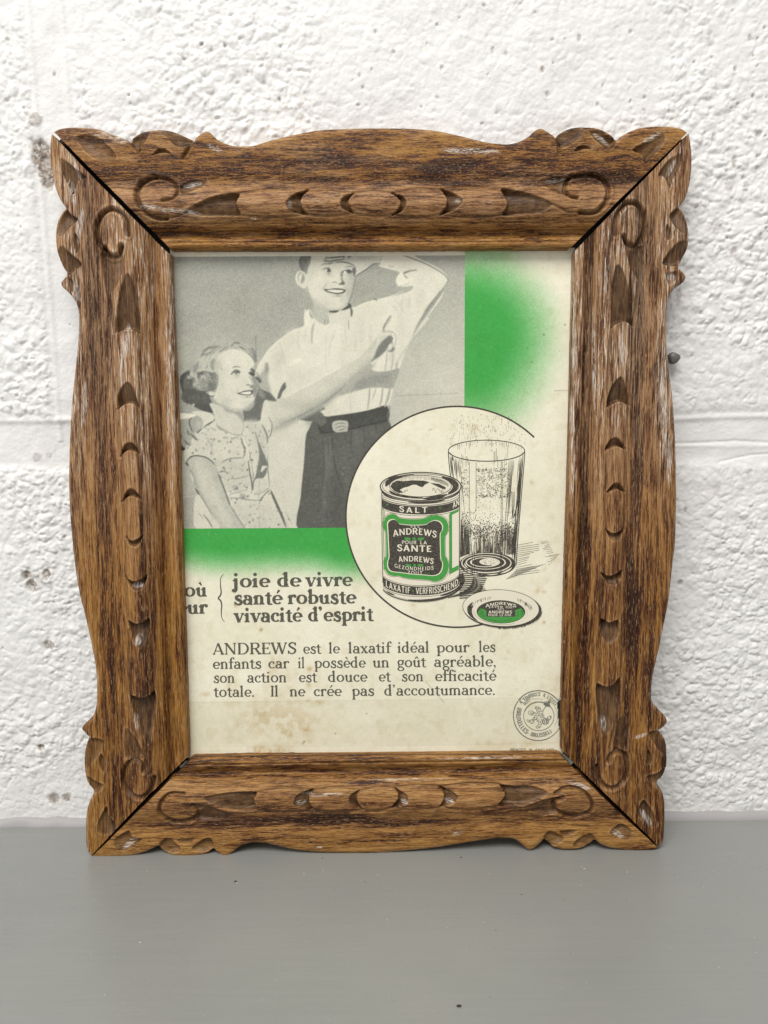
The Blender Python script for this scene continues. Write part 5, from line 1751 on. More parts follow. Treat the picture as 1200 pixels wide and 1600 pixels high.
        if ch == 'û':
            LN(22 + e, 116, 42 + e, 146, t * 1.2)
            LN(42 + e, 146, 62 + e, 116, t * 1.2)
        if ch == 'ù':
            stroke([(48 + e, 116), (26 + e, 150)], t * .9, T * .8)
        adv = x + e + 16
    elif ch == 'v':
        LN(12 + e * .6, 96, 40 + e, 0, T)
        LN(72 + e * 1.4, 96, 42 + e, 2, t * 1.1)
        SB(12 + e * .6, 98, up=True)
        SB(72 + e * 1.4, 98, t, up=True, l=1.3)
        adv = 84 + e * 1.6
    elif ch == 'x':
        LN(14 + e * .6, 96, 66 + e, 2, T)
        LN(66 + e, 96, 14 + e * .6, 2, t * 1.1)
        SB(14 + e * .6, 98, up=True)
        SB(64 + e, 98, t, up=True)
        SB(16 + e * .6, 0, t)
        SB(66 + e)
        adv = 82 + e * 1.6
    elif ch == "'":
        DOT(14, 142, T * .55)
        stroke([(14 + T * .4, 142), (16 + T * .3, 124), (6, 108)], T * .5, 3, 3)
        adv = 32 + e
    elif ch == '.':
        DOT(14 + e * .4, T * .45, T * .55)
        adv = 32 + e
    elif ch == ',':
        DOT(14 + e * .4, T * .45, T * .55)
        stroke([(14 + e, T * .4), (16 + e, -14), (6, -30)], T * .5, 3, 3)
        adv = 32 + e
    elif ch == ' ':
        adv = 55
    elif ch == '-':
        Hh(6, 44, 55, T * .8)
        adv = 50
    elif ch == '(':
        ARC(52, 60, 36, 100, 125, 235, T * .8)
        adv = 44
    elif ch == ')':
        ARC(-6, 60, 36, 100, -55, 55, T * .8)
        adv = 44
    elif ch == '·':
        DOT(16, 70, T * .7)
        adv = 34
    # capitals
    elif ch == 'A':
        LN(58, 150, 14, 0, t * 1.1)
        LN(58, 148, 104, 0, T)
        Hh(28, 88, 46)
        SB(14, 0, t)
        SB(104)
        adv = 120
    elif ch == 'B':
        V(22, 0, 150)
        ARC(54, 112, 34, 36, -90, 90)
        ARC(56, 40, 40, 38, -90, 90)
        for y in (148 - t * .4, 76, 2 + t * .4):
            Hh(12, 56, y)
        adv = 108
    elif ch == 'C':
        ARC(66, 75, 52, 74, 45, 315)
        if ser:
            LN(104, 100, 104, 146, t)
        adv = 118
    elif ch == 'D':
        V(26, 0, 150)
        ARC(56, 75, 58, 74 - t * .4, -90, 90)
        Hh(8, 60, 150 - t * .5)
        Hh(8, 60, t * .5)
        adv = 130
    elif ch == 'E':
        V(26, 0, 150)
        for y, x in ((150 - t * .5, 86), (77, 72), (t * .5, 90)):
            Hh(8 if ser else 20, x, y)
        if ser:
            LN(86, 118, 86, 150, t)
            LN(90, 0, 92, 34, t)
            LN(72, 62, 72, 92, t)
        adv = 104
    elif ch == 'F':
        V(26, 0, 150)
        Hh(20, 86, 150 - t * .5)
        Hh(20, 72, 77)
        adv = 96
    elif ch == 'G':
        ARC(66, 75, 52, 74, 45, 330)
        V(108, 6, 66)
        Hh(74, 112, 66)
        adv = 128
    elif ch == 'H':
        V(26, 0, 150)
        V(106, 0, 150)
        Hh(26, 106, 78)
        adv = 132
    elif ch == 'I':
        V(26, 0, 150)
        SB(26)
        SB(26, 150, up=True)
        adv = 52
    elif ch == 'K':
        V(26, 0, 150)
        LN(30, 64, 96, 150, t)
        LN(46, 86, 102, 0, T)
        adv = 116
    elif ch == 'L':
        V(26, 0, 150)
        Hh(20, 90, t * .5)
        adv = 98
    elif ch == 'M':
        V(24, 0, 150, t)
        V(124, 0, 150)
        LN(26, 148, 74, 10, T)
        LN(122, 148, 74, 10, t)
        adv = 148
    elif ch == 'N':
        V(24, 0, 150, t * 1.1)
        V(110, 0, 150, t * 1.1)
        LN(22, 148, 110, 4, T)
        SB(24, 0, t)
        SB(110, 150, t, up=True)
        SB(16, 150, t, up=True)
        adv = 134
    elif ch == 'O':
        ARC(70, 75, 56, 74 - t * .4, 0, 360)
        adv = 140
    elif ch == 'P':
        V(26, 0, 150)
        ARC(58, 110, 38, 38, -90, 90)
        Hh(16, 60, 150 - t * .5)
        Hh(26, 60, 72)
        adv = 104
    elif ch == 'R':
        V(26, 0, 150)
        ARC(60, 112, 36, 36, -90, 90)
        Hh(8 if ser else 20, 62, 150 - t * .5)
        Hh(26, 62, 76)
        LN(62, 78, 106, 0, T)
        SB(26)
        SB(108)
        adv = 122
    elif ch == 'S':
        P = catmull([(86, 114), (74, 140), (52, 146), (28, 132), (26, 106), (52, 82), (80, 62), (86, 34), (66, 8), (38, 6), (16, 38)], 5)
        n = len(P)
        q = np.abs(np.linspace(-1, 1, n))
        w = T - (T - t) * q ** 1.5
        d = np.gradient(P, axis=0)
        d /= np.linalg.norm(d, axis=1)[:, None]
        nn = np.stack([-d[:, 1], d[:, 0]], 1)
        out.append((P + nn * w[:, None] / 2, P - nn * w[:, None] / 2))
        if ser:
            LN(88, 106, 88, 150, t)
            LN(14, 0, 14, 46, t)
        adv = 102
    elif ch == 'T':
        V(56, 0, 150)
        Hh(6, 106, 150 - t * .5)
        SB(56)
        adv = 112
    elif ch == 'U':
        V(24, 44, 150)
        V(104, 44, 150)
        ARC(64, 46, 40, 44, 180, 360)
        adv = 128
    elif ch == 'V':
        LN(12, 150, 58, 0, T)
        LN(104, 150, 58, 0, t * 1.1)
        adv = 116
    elif ch == 'W':
        LN(12, 150, 50, 0, T)
        LN(84, 146, 50, 4, t * 1.1)
        LN(80, 146, 118, 0, T)
        LN(154, 150, 118, 4, t * 1.1)
        SB(12, 150, up=True)
        SB(80, 150, up=True)
        SB(154, 150, t, up=True)
        adv = 166
    elif ch == 'X':
        LN(14, 150, 100, 0, T)
        LN(100, 150, 14, 0, t)
        adv = 114
    elif ch == 'Y':
        LN(10, 150, 56, 66, T)
        LN(102, 150, 56, 66, t)
        V(56, 0, 70)
        adv = 112
    elif ch == 'Z':
        Hh(14, 92, 150 - t * .5)
        Hh(12, 96, t * .5)
        LN(90, 146, 16, 6, T)
        adv = 108
    return out, adv


def word(K, text, T, t, mapf, ser=True, track=0.0, mat=0, layer=0, sl=9):
    """mapf(u 0..1 along the word, y in letter units) -> photo px"""
    strips, x = [], 0.0
    for ch in text:
        g, adv = glyph(ch, T, t, ser, sl)
        strips += [(A + (x, 0), B + (x, 0)) for A, B in g]
        x += adv + track
    x -= track
    for A, B in strips:
        K.strip(mapf(A[:, 0] / x, A[:, 1]), mapf(B[:, 0] / x, B[:, 1]), mat, layer)


def straight(x0, y0, x1, y1, unit):
    """baseline ends in px, `unit` px per letter unit"""
    p0 = np.array([x0, y0], float)
    d = np.array([x1 - x0, y1 - y0], float)
    up = np.array([d[1], -d[0]]) / math.hypot(*d)
    return lambda u, y: p0 + np.outer(u, d) + np.outer(np.asarray(y) * unit, up)


LIFT = 0.00015
# headline
K = Ink()
for tx, x0, y0, x1, y1 in [('joie', 363.0, 918, 421.8, 917.4), ('de', 433.3, 917.0, 470.4, 916.6), ('vivre', 477.5, 916.4, 550.6, 915.6), ('santé', 365.5, 944.9, 441.2, 944.1), ('robuste', 449.2, 943.9, 556.4, 942.9), ('vivacité', 365.5, 972.4, 472.2, 971.2), ("d'esprit", 481.6, 971, 583.4, 969.8), ('où', 288.2, 932.3, 323.6, 931.9), ('eur', 276.0, 959.3, 324.6, 958.7)]:
    word(K, tx, 33, 12, straight(x0, y0, x1, y1, 0.148), sl=11)
brace = [(349.5, 896.5), (345, 903), (344.6, 915), (345.6, 924), (344.5, 930), (341.2, 934.5), (345, 939), (346.4, 946), (345.8, 955), (346.6, 965), (351, 972)]
K.line(brace, 2.3, 0, 0, 6, taper=True)
K.build('headline', [I_TEXT], poster, LIFT)
# paragraph
K = Ink()
BODY = [('ANDREWS', 332.2, 463.8, 1022.8, 1021.5), ('est', 473.4, 501.8, 1021.4, 1021.1), ('le', 513.4, 531.2, 1021, 1020.9), ('laxatif', 544, 610.6, 1020.8, 1020.1), ('idéal', 620.8, 671.2, 1020, 1019.5), ('pour', 682.2, 733.8, 1019.4, 1018.9), ('les', 747.8, 774.6, 1018.8, 1018.5),
        ('enfants', 332.2, 408.8, 1045.2, 1044.5), ('car', 418.8, 452.2, 1044.4, 1044.1), ('il', 465.4, 476.6, 1044, 1043.9), ('possède', 491.2, 571.6, 1043.8, 1043.0), ('un', 582.2, 608.6, 1042.9, 1042.7), ('goût', 619.8, 665.8, 1042.6, 1042.1), ('agréable,', 677.8, 775.8, 1042, 1041.2),
        ('son', 333.4, 367.2, 1067, 1066.7), ('action', 385.8, 448.2, 1066.5, 1066), ('est', 466.8, 495.2, 1065.9, 1065.6), ('douce', 512.4, 574.2, 1065.5, 1065), ('et', 591.4, 610.6, 1064.9, 1064.7), ('son', 627.4, 661.8, 1064.6, 1064.3), ('efficacité', 679.4, 775.8, 1064.2, 1063.4),
        ('totale.', 333.8, 398.4, 1089, 1088.5), ('Il', 422.4, 435.8, 1088.3, 1088.2), ('ne', 452.2, 477.2, 1088.1, 1087.9), ('crée', 489.8, 534.2, 1087.8, 1087.4), ('pas', 549.8, 585.2, 1087.3, 1087.0), ("d'accoutumance.", 600.2, 774.6, 1086.9, 1085.6)]
for tx, x0, x1, y0, y1 in BODY:
    word(K, tx, 22, 10, straight(x0, y0, x1, y1, 0.113 if tx != 'ANDREWS' else 0.120), sl=9)
K.build('paragraph', [I_TEXT], poster, LIFT)
K = Ink()
for tx, x0, x1 in [('PRINTED', 797, 822), ('IN', 826.5, 832), ('ENGLAND', 836.5, 865.5)]:
    word(K, tx, 22, 18, straight(x0, 1173.6, x1, 1173.2, 0.027), ser=False, track=12)
K.build('imprint', [I_TEXT], poster, LIFT)

# ---- ring outline
K = Ink()
K.line(ell(CX, CY, CRX, CRY, -46, -360 + 76, 160), 2.6, 0, 0)
K.build('ring_outline', [I_BLACK], poster, LIFT)

# ---- the drawn tumbler
K = Ink()
x8 = lambda P: tr((680, 640, 5.4545), P)
S8 = 1 / 5.4545
rg = random.Random(11)


def L8(P, w, sm=0, layer=1, **k_):
    K.line(x8(P), w * S8, 0, layer, sm, **k_)


def gl_x(side, y):
    f_ = (y - 350) / 1000
    return 112 + 95 * f_ if side == 'l' else 763 - 76 * f_


def e8(cx, cy, rx, ry, a0, a1, w, n=40, layer=1, **k_):
    K.line(x8(ell(cx, cy, rx, ry, a0, a1, n)), w * S8, 0, layer, **k_)


# table shadow, hatched
for q in range(16):
    y = 1148 + q * 17
    xr = 835 + 60 * math.sin(q * 0.55) + rg.uniform(-20, 20)
    L8([(690 - q * .5, y + 10), (xr, y - 16 - rg.uniform(0, 5))], 3.0)
for q in range(15):
    y = 1130 + q * 14
    L8([(900 + q * 6 + rg.uniform(-20, 20), y + rg.uniform(-4, 4)), (960 + q * 7 if q < 8 else 1062 - (q - 8) * 14, y + 2 - 14)], 2.6)
for q in range(12):
    y = 1335 + q * 7
    L8([(690 - q * 8, y + 34), (940 - q * 24, y - 20 + q * 3)], 1.8)
# rim
e8(437, 350, 325, 90, 0, 360, 7, 80)
e8(437, 353, 316, 84, 10, 170, 3, 50)
# walls
L8([(112, 360), (120, 480), (150, 720), (175, 960), (205, 1330)], 7, 5)
L8([(763, 358), (760, 420), (742, 640), (715, 960), (700, 1160), (690, 1320)], 7, 5)
L8([(748, 385), (744, 460), (725, 680), (695, 980), (680, 1300)], 5, 5)
# dark reflections down the right side
for dxx, y0, y1, w in [(-12, 400, 1000, 9), (-22, 410, 900, 11), (-30, 420, 760, 8), (-36, 600, 1300, 8), (-20, 900, 1330, 14), (-46, 430, 640, 4), (-95, 430, 900, 8), (-104, 430, 1000, 7), (-112, 430, 800, 4), (-120, 430, 1060, 5), (-128, 430, 620, 3), (-86, 430, 560, 4)]:
    P = [(gl_x('r', y) + dxx, y) for y in np.linspace(y0, y1, 8)]
    L8(P, w, taper=True)
for s_, w in ((1, 5), (0.72, 4), (0.45, 4)):
    L8([(690 - 38 * s_, 700), (690 - 34 * s_, 800), (672 - 16 * s_, 880 - 20 * (1 - s_)), (664, 926 - 50 * (1 - s_)), (680 + 6 * s_, 870), (700 + 8 * s_, 760), (712 + 10 * s_, 600)], w, 5)
# left side flutes
for dxx, y0, y1, w in [(10, 390, 560, 8), (20, 400, 620, 10), (40, 410, 560, 7), (52, 415, 600, 9), (62, 420, 540, 5), (75, 425, 580, 7), (88, 425, 900, 5), (30, 395, 440, 12)]:
    L8([(gl_x('l', y) + dxx, y) for y in np.linspace(y0, y1, 6)], w, taper=True)
for q in range(120):
    y0 = rg.uniform(380, 1180)
    dxx = -rg.uniform(6, 42)
    L8([(gl_x('r', y0) + dxx, y0), (gl_x('r', y0 + 120) + dxx * .95, y0 + rg.uniform(50, 150))], rg.uniform(2, 4.5), taper=True)
# bright vertical panels
L8([(290, 445), (291, 700), (292, 850), (318, 882), (346, 850), (348, 700), (348, 450)], 3.5, 5)
L8([(292, 880), (300, 920), (318, 944), (340, 930), (348, 890)], 3, 5)
L8([(296, 960), (305, 1120), (310, 1220)], 3, 4)
L8([(562, 440), (562, 720), (560, 1000), (552, 1390)], 4, 4)
L8([(575, 440), (574, 800), (570, 1200)], 3, 4)
for x in (210, 222, 232, 244, 256, 262, 272, 280, 508, 520, 532, 590, 604, 616, 500):
    y0 = 300 + 130 * rg.random()
    L8([(x, y0), (x + 1, y0 + rg.uniform(40, 160))], rg.uniform(1.6, 3.2))
for q in range(30):
    x = rg.uniform(140, 740)
    yy = 350 - 85 * math.sqrt(max(0, 1 - ((x - 437) / 325) ** 2))
    L8([(x, yy + 4), (x, yy + rg.uniform(10, 60))], rg.uniform(1.3, 2.6))


def dot8(x, y, r, layer=2):
    K.poly(x8([(x + r * math.cos(a), y + r * math.sin(a)) for a in np.linspace(0, 6.283, 7)[:-1]]), 0, layer)


# spray above the glass
for q in range(330):
    x, y = rg.uniform(60, 775), rg.uniform(40, 300)
    if (x - 437) ** 2 / 380 ** 2 + (y - 240) ** 2 / 240 ** 2 > 1 or abs(x - 437) > 260 + y * .35:
        continue
    if rg.random() < .6:
        L8([(x, y), (x + rg.uniform(-2, 2), y + rg.uniform(8, 30))], rg.uniform(.9, 1.7))
    else:
        dot8(x, y, rg.uniform(1.3, 3.2))
# foam: small curls
for q in range(430):
    x, y = rg.uniform(212, 632), rg.uniform(505, 745)
    if 288 < x < 350:
        continue
    r_ = rg.uniform(5, 10)
    a0 = rg.uniform(0, 360)
    e8(x, y, r_, r_ * .9, a0, a0 + rg.uniform(120, 220), rg.uniform(1.4, 2.4), 6)
for q in range(130):
    x = rg.uniform(350, 630)
    y = 740 + rg.gauss(0, 8) if q % 2 else 512 + rg.gauss(0, 8)
    dot8(x, y, rg.uniform(2, 4))
# bubbles rising
for q in range(900):
    x, y = rg.uniform(205, 680), rg.uniform(440, 1080)
    if 292 < x < 346 and y < 880:
        continue
    dens = .35 + .65 * sstep(700, 1060, y)
    if rg.random() < dens:
        dot8(x, y, rg.uniform(1.5, 3.2))
# dark water at the bottom
for q in range(900):
    x = rg.uniform(206, 688)
    top_ = 1040 + 22 * math.sin(x / 23.) + rg.uniform(-50, 70)
    if x < 292:
        top_ -= 110 * (292 - x) / 86
    if 560 < x < 640:
        top_ -= 70
    if 296 < x < 350 and rg.random() < .75:
        continue
    base_ = 1330 - 105 * math.sqrt(max(0, 1 - ((x - 440) / 245) ** 2)) - 6
    base_ = min(base_, 1235)
    if top_ > base_ - 10:
        continue
    a = rg.uniform(top_, base_ - 20)
    L8([(x, a), (x + rg.uniform(-1, 1), min(base_, a + rg.uniform(40, 150)))], rg.uniform(3.5, 8), taper=True)
for q in range(800):
    x, y = rg.uniform(210, 690), rg.gauss(1035, 48)
    if x < 290:
        y -= 70
    dot8(x, y, rg.uniform(2.0, 5.0))
for x in (400, 497, 585, 604):
    K.line(x8([(x, 1110 + rg.uniform(-20, 20)), (x - 2, 1235)]), 5 * S8, 1, 3)
for q in range(170):
    x = rg.uniform(210, 288)
    L8([(x, rg.uniform(960, 1140)), (x + 1, 1260 - (x - 210) * .4)], rg.uniform(2.5, 5), taper=True)
for q in range(110):
    x = rg.uniform(575, 686)
    L8([(x, rg.uniform(990, 1130) + abs(x - 620) * .4), (x - 1, rg.uniform(1150, 1236))], rg.uniform(2.5, 5), taper=True)
# foot of the glass
K.poly(x8(ell(445, 1318, 240, 104, 0, 360, 50)), 0, 3)
K.poly(x8(ell(436, 1308, 214, 86, 0, 360, 50)), 1, 4)
K.poly(x8(ell(436, 1306, 205, 78, 0, 360, 50)), 0, 5)
K.poly(x8(ell(430, 1302, 172, 60, 0, 360, 50)), 1, 6)
K.poly(x8(ell(430, 1302, 160, 54, 0, 360, 50)), 0, 7)
K.poly(x8(ell(424, 1300, 128, 42, 0, 360, 50)), 1, 8)
K.poly(x8(ell(424, 1300, 112, 36, 60, 330, 40)), 0, 9)
K.poly(x8(ell(462, 1296, 86, 30, 0, 360, 40)), 1, 10)
for a0, a1, rx, ry, w in [(20, 60, 226, 96, 14), (100, 150, 226, 96, 12), (65, 90, 226, 95, 9), (200, 250, 188, 68, 9), (150, 185, 188, 68, 10)]:
    K.line(x8(ell(440, 1312, rx, ry, a0, a1, 16)), w * S8, 1, 11, taper=True)
for x in (318, 336, 555, 566):
    L8([(x, 1215), (x - 3, 1400)], 4, layer=12)
for q in range(40):
    dot8(rg.uniform(390, 540), rg.uniform(1275, 1320), rg.uniform(1.5, 3), 13)
K.build('tumbler_drawing', [I_BLACK, I_CREAM], poster, LIFT)

# ---- the drawn tin
K = Ink()
TT = (560, 720, 6.6667)
x7 = lambda P: tr(TT, P)
S7 = 1 / 6.6667


def tcurve(y, sag, x0=244, x1=1051, n=36):
    x = np.linspace(x0, x1, n)
    q = np.clip(1 - ((x - 647) / 412) ** 2, 0, 1) ** 0.5
    return np.stack([x, y + sag * q], 1)


def band7(yt, st, yb, sb, mat, layer, x0=244, x1=1051):
    K.strip(x7(tcurve(yt, st, x0, x1)), x7(tcurve(yb, sb, x0, x1)), mat, layer)


def l7(P, w, mat=0, layer=4, sm=0, **k_):
    K.line(x7(P), w * S7, mat, layer, sm, **k_)


# shadow cast to the right of the tin
for q in range(15):
    y = 1130 + q * 21
    l7([(1052, y + 6), (1052 + 330 - q * 9 if q > 4 else 1052 + 110 + q * 40, y - 12)], 9 if q > 2 else 7, 0, 0)
for q in range(10):
    l7([(930 + q * 26, 1425 - q * 9), (1330 - q * 14, 1345 - q * 16)], 7, 0, 0)
K.poly(x7([(1054, 1180), (1090, 1165), (1110, 1250), (1070, 1330), (1000, 1385), (960, 1405), (1040, 1300)]), 0, 0)
# body
K.poly(np.concatenate([x7(ell(648, 268, 424, 148, 180, 360, 40)), x7(tcurve(1262, 190, 255, 1051)[::-1])]), 1, 1)
e = lambda cx, cy, rx, ry, a0, a1, w, mat=0, layer=4, n=40, **k_: K.line(x7(ell(cx, cy, rx, ry, a0, a1, n)), w * S7, mat, layer, **k_)
e(648, 266, 420, 146, 0, 360, 11, n=80)
e(648, 263, 398, 128, 0, 360, 5, n=80)
e(648, 275, 420, 150, 5, 175, 7)
# rim shading
e(648, 264, 362, 122, -52, 38, 62, 0, 3, taper=True)
e(648, 266, 360, 128, 40, 86, 40, 0, 3, taper=True)
e(648, 264, 358, 124, 178, 238, 54, 0, 3, taper=True)
e(648, 264, 378, 124, 205, 260, 16, 0, 3, taper=True)
e(648, 266, 350, 126, 128, 160, 26, 0, 3, taper=True)
e(648, 270, 408, 142, 60, 140, 10, 0, 4, taper=True)
for q in range(60):
    a = rg.uniform(85, 135)
    e(648, 265, 330 + rg.uniform(0, 50), 112 + rg.uniform(0, 14), a, a + rg.uniform(4, 14), 4, n=5)
# mouth
K.poly(x7(ell(645, 262, 322, 112, 0, 360, 60)), 1, 5)
e(645, 262, 322, 112, 0, 360, 6, 0, 6, 60)
K.poly(x7([(332, 268), (352, 230), (400, 205), (470, 212), (560, 202), (680, 206), (742, 222), (690, 250), (668, 275), (640, 268), (600, 248), (560, 250), (520, 268), (470, 280), (430, 300), (470, 330), (420, 335), (370, 312)]), 0, 7)
K.poly(x7([(745, 228), (840, 240), (910, 275), (905, 300), (860, 285), (800, 258)]), 0, 7)
for q in range(34):
    x = 420 + q * 14
    l7([(x, 150 + abs(x - 645) * .10), (x, 168 + abs(x - 645) * .12 + rg.uniform(0, 30))], 3, 0, 7)
for q in range(26):
    x = 760 + q * 7
    l7([(x, 172 + q * 1.6), (x, 196 + q * 2.4 + rg.uniform(0, 14))], 3.6, 0, 7)
for q in range(70):
    x = rg.uniform(380, 900)
    y = 300 + rg.gauss(0, 16)
    if abs(x - 645) > 120 and ((x - 645) / 300) ** 2 + ((y - 262) / 100) ** 2 < 1:
        l7([(x, y), (x + rg.uniform(-3, 3), y + rg.uniform(8, 22))], 3.2, 0, 8)
e(645, 262, 310, 104, -75, 30, 14, 1, 8, taper=True)
# neck lines
for y, sg, w in [(300, 124, 8), (330, 116, 4), (352, 112, 4)]:
    K.line(x7(tcurve(y, sg)), w * S7, 0, 4)
K.line(x7(tcurve(318, 116, 520, 900)), 26 * S7, 0, 3, taper=True)
K.line(x7(tcurve(312, 112, 260, 420)), 12 * S7, 0, 3, taper=True)
# top band
band7(372, 102, 456, 102, 0, 5)
K.line(x7(tcurve(468, 104)), 4 * S7, 0, 5)
K.line(x7(tcurve(364, 102)), 3 * S7, 0, 5)
# sides
l7([(243, 300), (246, 800), (255, 1270)], 7, 0, 5, 4)
l7([(1053, 300), (1052, 800), (1050, 1260)], 8, 0, 5, 4)
l7([(257, 480), (262, 800), (270, 1130)], 7, 2, 4, 4)
l7([(272, 520), (275, 700)], 4, 0, 4)
# lower band and foot
band7(1158, 150, 1250, 150, 0, 5, 258, 1048)
K.line(x7(tcurve(1148, 150, 258, 1048)), 4 * S7, 0, 5)
K.line(x7(tcurve(1262, 152, 256, 1049)), 4 * S7, 0, 5)
K.line(x7(tcurve(1282, 182, 256, 1050)), 9 * S7, 0, 5)
K.line(x7(tcurve(1275, 178, 520, 1000)), 24 * S7, 0, 5, taper=True)
K.line(x7(tcurve(1272, 164, 290, 380)), 14 * S7, 0, 5, taper=True)
K.line(x7(tcurve(1262, 165, 850, 1045)), 22 * S7, 0, 5, taper=True)
# label: green border, dark field
GO = [(264, 700), (262, 640), (285, 585), (330, 556), (380, 560), (425, 592), (490, 604), (560, 608), (640, 606), (690, 598), (740, 574), (800, 564), (868, 580), (918, 620), (938, 690), (922, 750), (902, 792), (900, 900), (904, 985), (926, 1030), (942, 1090), (922, 1170), (872, 1232), (800, 1256), (740, 1242), (690, 1236), (560, 1228), (470, 1214), (420, 1196), (370, 1198), (310, 1178), (272, 1120), (262, 1075), (274, 1020), (290, 980), (288, 850), (284, 745)]
GI = [(300, 690), (300, 642), (328, 612), (370, 606), (402, 630), (424, 652), (500, 662), (580, 666), (700, 660), (748, 632), (800, 616), (850, 630), (880, 672), (876, 722), (856, 762), (858, 900), (862, 1020), (880, 1062), (876, 1122), (850, 1172), (800, 1196), (740, 1196), (680, 1190), (560, 1182), (440, 1166), (380, 1160), (330, 1148), (302, 1108), (300, 1052), (314, 1000), (308, 860), (304, 760)]
c0 = np.array([595., 905.])
Pg = x7(GO)
K.line(np.concatenate([catmull(x7([tuple(c0 + (np.array(p) - c0) * 1.025) for p in GO]), 4, True)] * 1 + [x7([tuple(c0 + (np.array(GO[0]) - c0) * 1.025)])]), 3 * S7, 0, 6)
K.poly(Pg, 2, 7, 4)
K.poly(x7(GI), 1, 8, 4)
K.poly(x7([tuple(c0 + (np.array(p) - c0) * (0.965, 0.972)) for p in GI]), 0, 9, 4)
# side panel
K.poly(x7([(948, 546), (1043, 500), (1043, 1132), (950, 1180)]), 2, 7)
K.poly(x7([(975, 562), (1043, 528), (1043, 1084), (976, 1118)]), 1, 8)
l7([(944, 560), (946, 1190)], 3, 0, 8)


def arcmap(x0, x1, yb, bow, h, tilt=0.0, slant=0.0):
    """baseline at yb, `bow` px (drawing units) higher in the middle, letter height h"""
    def f_(u, y):
        u = np.asarray(u)
        xx = x0 + (x1 - x0) * u
        yy = yb - bow * (1 - (2 * u - 1) ** 2) + tilt * (u - .5)
        xx = xx + slant * (np.asarray(y) / 150.0) * (2 * u - 1)
        return x7(list(zip(xx, yy - np.asarray(y) / 150.0 * h)))
    return f_


word(K, 'SALT', 26, 22, arcmap(420, 722, 530, -12, 58, 8), False, 34, 1, 12)
word(K, 'AN', 26, 22, arcmap(980, 1052, 478, 0, 66, -42), False, 0, 1, 12)
word(K, 'SEL', 22, 20, arcmap(538, 640, 693, 0, 26, 2), False, 40, 1, 12)
word(K, 'ANDREWS', 26, 20, arcmap(362, 812, 796, 30, 66, 12, 8), False, 6, 1, 12)
word(K, 'POUR', 22, 20, arcmap(450, 606, 866, 0, 36, 2), False, 14, 1, 12)
word(K, 'LA', 22, 20, arcmap(640, 714, 869, 0, 36, 2), False, 14, 1, 12)
word(K, 'SANTE', 28, 22, arcmap(398, 768, 942, -2, 66, 12), False, 10, 1, 12)
word(K, 'ANDREWS', 26, 20, arcmap(418, 780, 1064, 16, 56, 22, 8), False, 8, 1, 12)
word(K, 'GEZONDHEIDS', 22, 18, arcmap(376, 784, 1118, -22, 38, 22), False, 22, 1, 12)
word(K, 'ZOUT', 22, 20, arcmap(510, 668, 1180, -4, 36, 6), False, 26, 1, 12)
l7([(420, 1146), (500, 1162)], 3, 2, 12)
l7([(680, 1168), (750, 1166)], 3, 2, 12)
for cx, cy, s_ in ((580, 808, 1.0), (584, 1084, .9)):
    for sg in (-1, 1):
        K.poly(x7([(cx + sg * (28 + 6) * s_, cy + 4), (cx + sg * 55 * s_, cy - 10 * s_), (cx + sg * 104 * s_, cy - 8 * s_), (cx + sg * 84 * s_, cy + 18 * s_), (cx + sg * 52 * s_, cy + 20 * s_)]), 2, 12, 3)
    K.poly(x7([(cx - 18 * s_, cy + 12), (cx - 12 * s_, cy - 6), (cx, cy - 16 * s_), (cx + 12 * s_, cy - 6), (cx + 18 * s_, cy + 12)]), 2, 12)
for x, y in ((300, 455), (850, 488)):
    K.poly(x7(ell(x, y, 9, 9, 0, 360, 10)), 2, 12)


def bandmap(x0, x1, y, sag, h):
    def f_(u, yy):
        xx = x0 + (x1 - x0) * np.asarray(u)
        q = np.clip(1 - ((xx - 647) / 412) ** 2, 0, 1) ** 0.5
        return x7(list(zip(xx, y + sag * q - np.asarray(yy) / 150.0 * h)))
    return f_


word(K, 'LAXATIF', 26, 20, bandmap(282, 540, 1236, 150, 66), False, 14, 1, 12)
word(K, 'VERFRISSCHEND', 26, 20, bandmap(598, 1038, 1236, 150, 66), False, 6, 1, 12)
K.poly(x7(ell(567, 1352, 8, 8, 0, 360, 10)), 2, 12)
K.build('tin_drawing', [I_BLACK, I_CREAM, I_GREEN], poster, LIFT + 0.0003)

# ---- the drawn lid
K = Ink()
x5 = lambda P: tr((710, 900, 8), P)
S5 = 1 / 8.0


def rell(cx, cy, rx, ry, a0, a1, n=50, rot=3.0):
    P = ell(0, 0, rx, ry, a0, a1, n)
    c_, s_ = math.cos(math.radians(rot)), math.sin(math.radians(rot))
    return np.stack([cx + P[:, 0] * c_ - P[:, 1] * s_, cy + P[:, 0] * s_ + P[:, 1] * c_], 1)


K.poly(x5(rell(598, 416, 488, 232, 0, 360)), 0, 0)
for q in range(70):
    a = rg.uniform(-35, 95)
    P = rell(602, 424, 492, 233, a, a, 1)[0]
    K.line(x5([(P[0] - 14, P[1] - 8), (P[0] + rg.uniform(-3, 4), P[1] + rg.uniform(-3, 3))]), 5 * S5, 0, 0)
K.poly(x5(rell(580, 398, 476, 228, 0, 360)), 1, 2)
K.line(x5(rell(580, 398, 476, 228, 0, 360, 80)), 6 * S5, 0, 3)
K.line(x5(rell(580, 410, 462, 222, 40, 130, 40)), 4 * S5, 0, 3)
K.poly(x5([(158, 420), (162, 380), (200, 340), (232, 318), (212, 372), (240, 376), (222, 400), (216, 450), (240, 510), (300, 562), (250, 545), (196, 505), (166, 460)]), 0, 3)
for q in range(36):
    a = rg.uniform(195, 250)
    P = rell(580, 420, 380, 170, a, a, 1)[0]
    K.line(x5([(P[0], P[1]), (P[0] + 6, P[1] + rg.uniform(14, 46))]), 3 * S5, 0, 3)
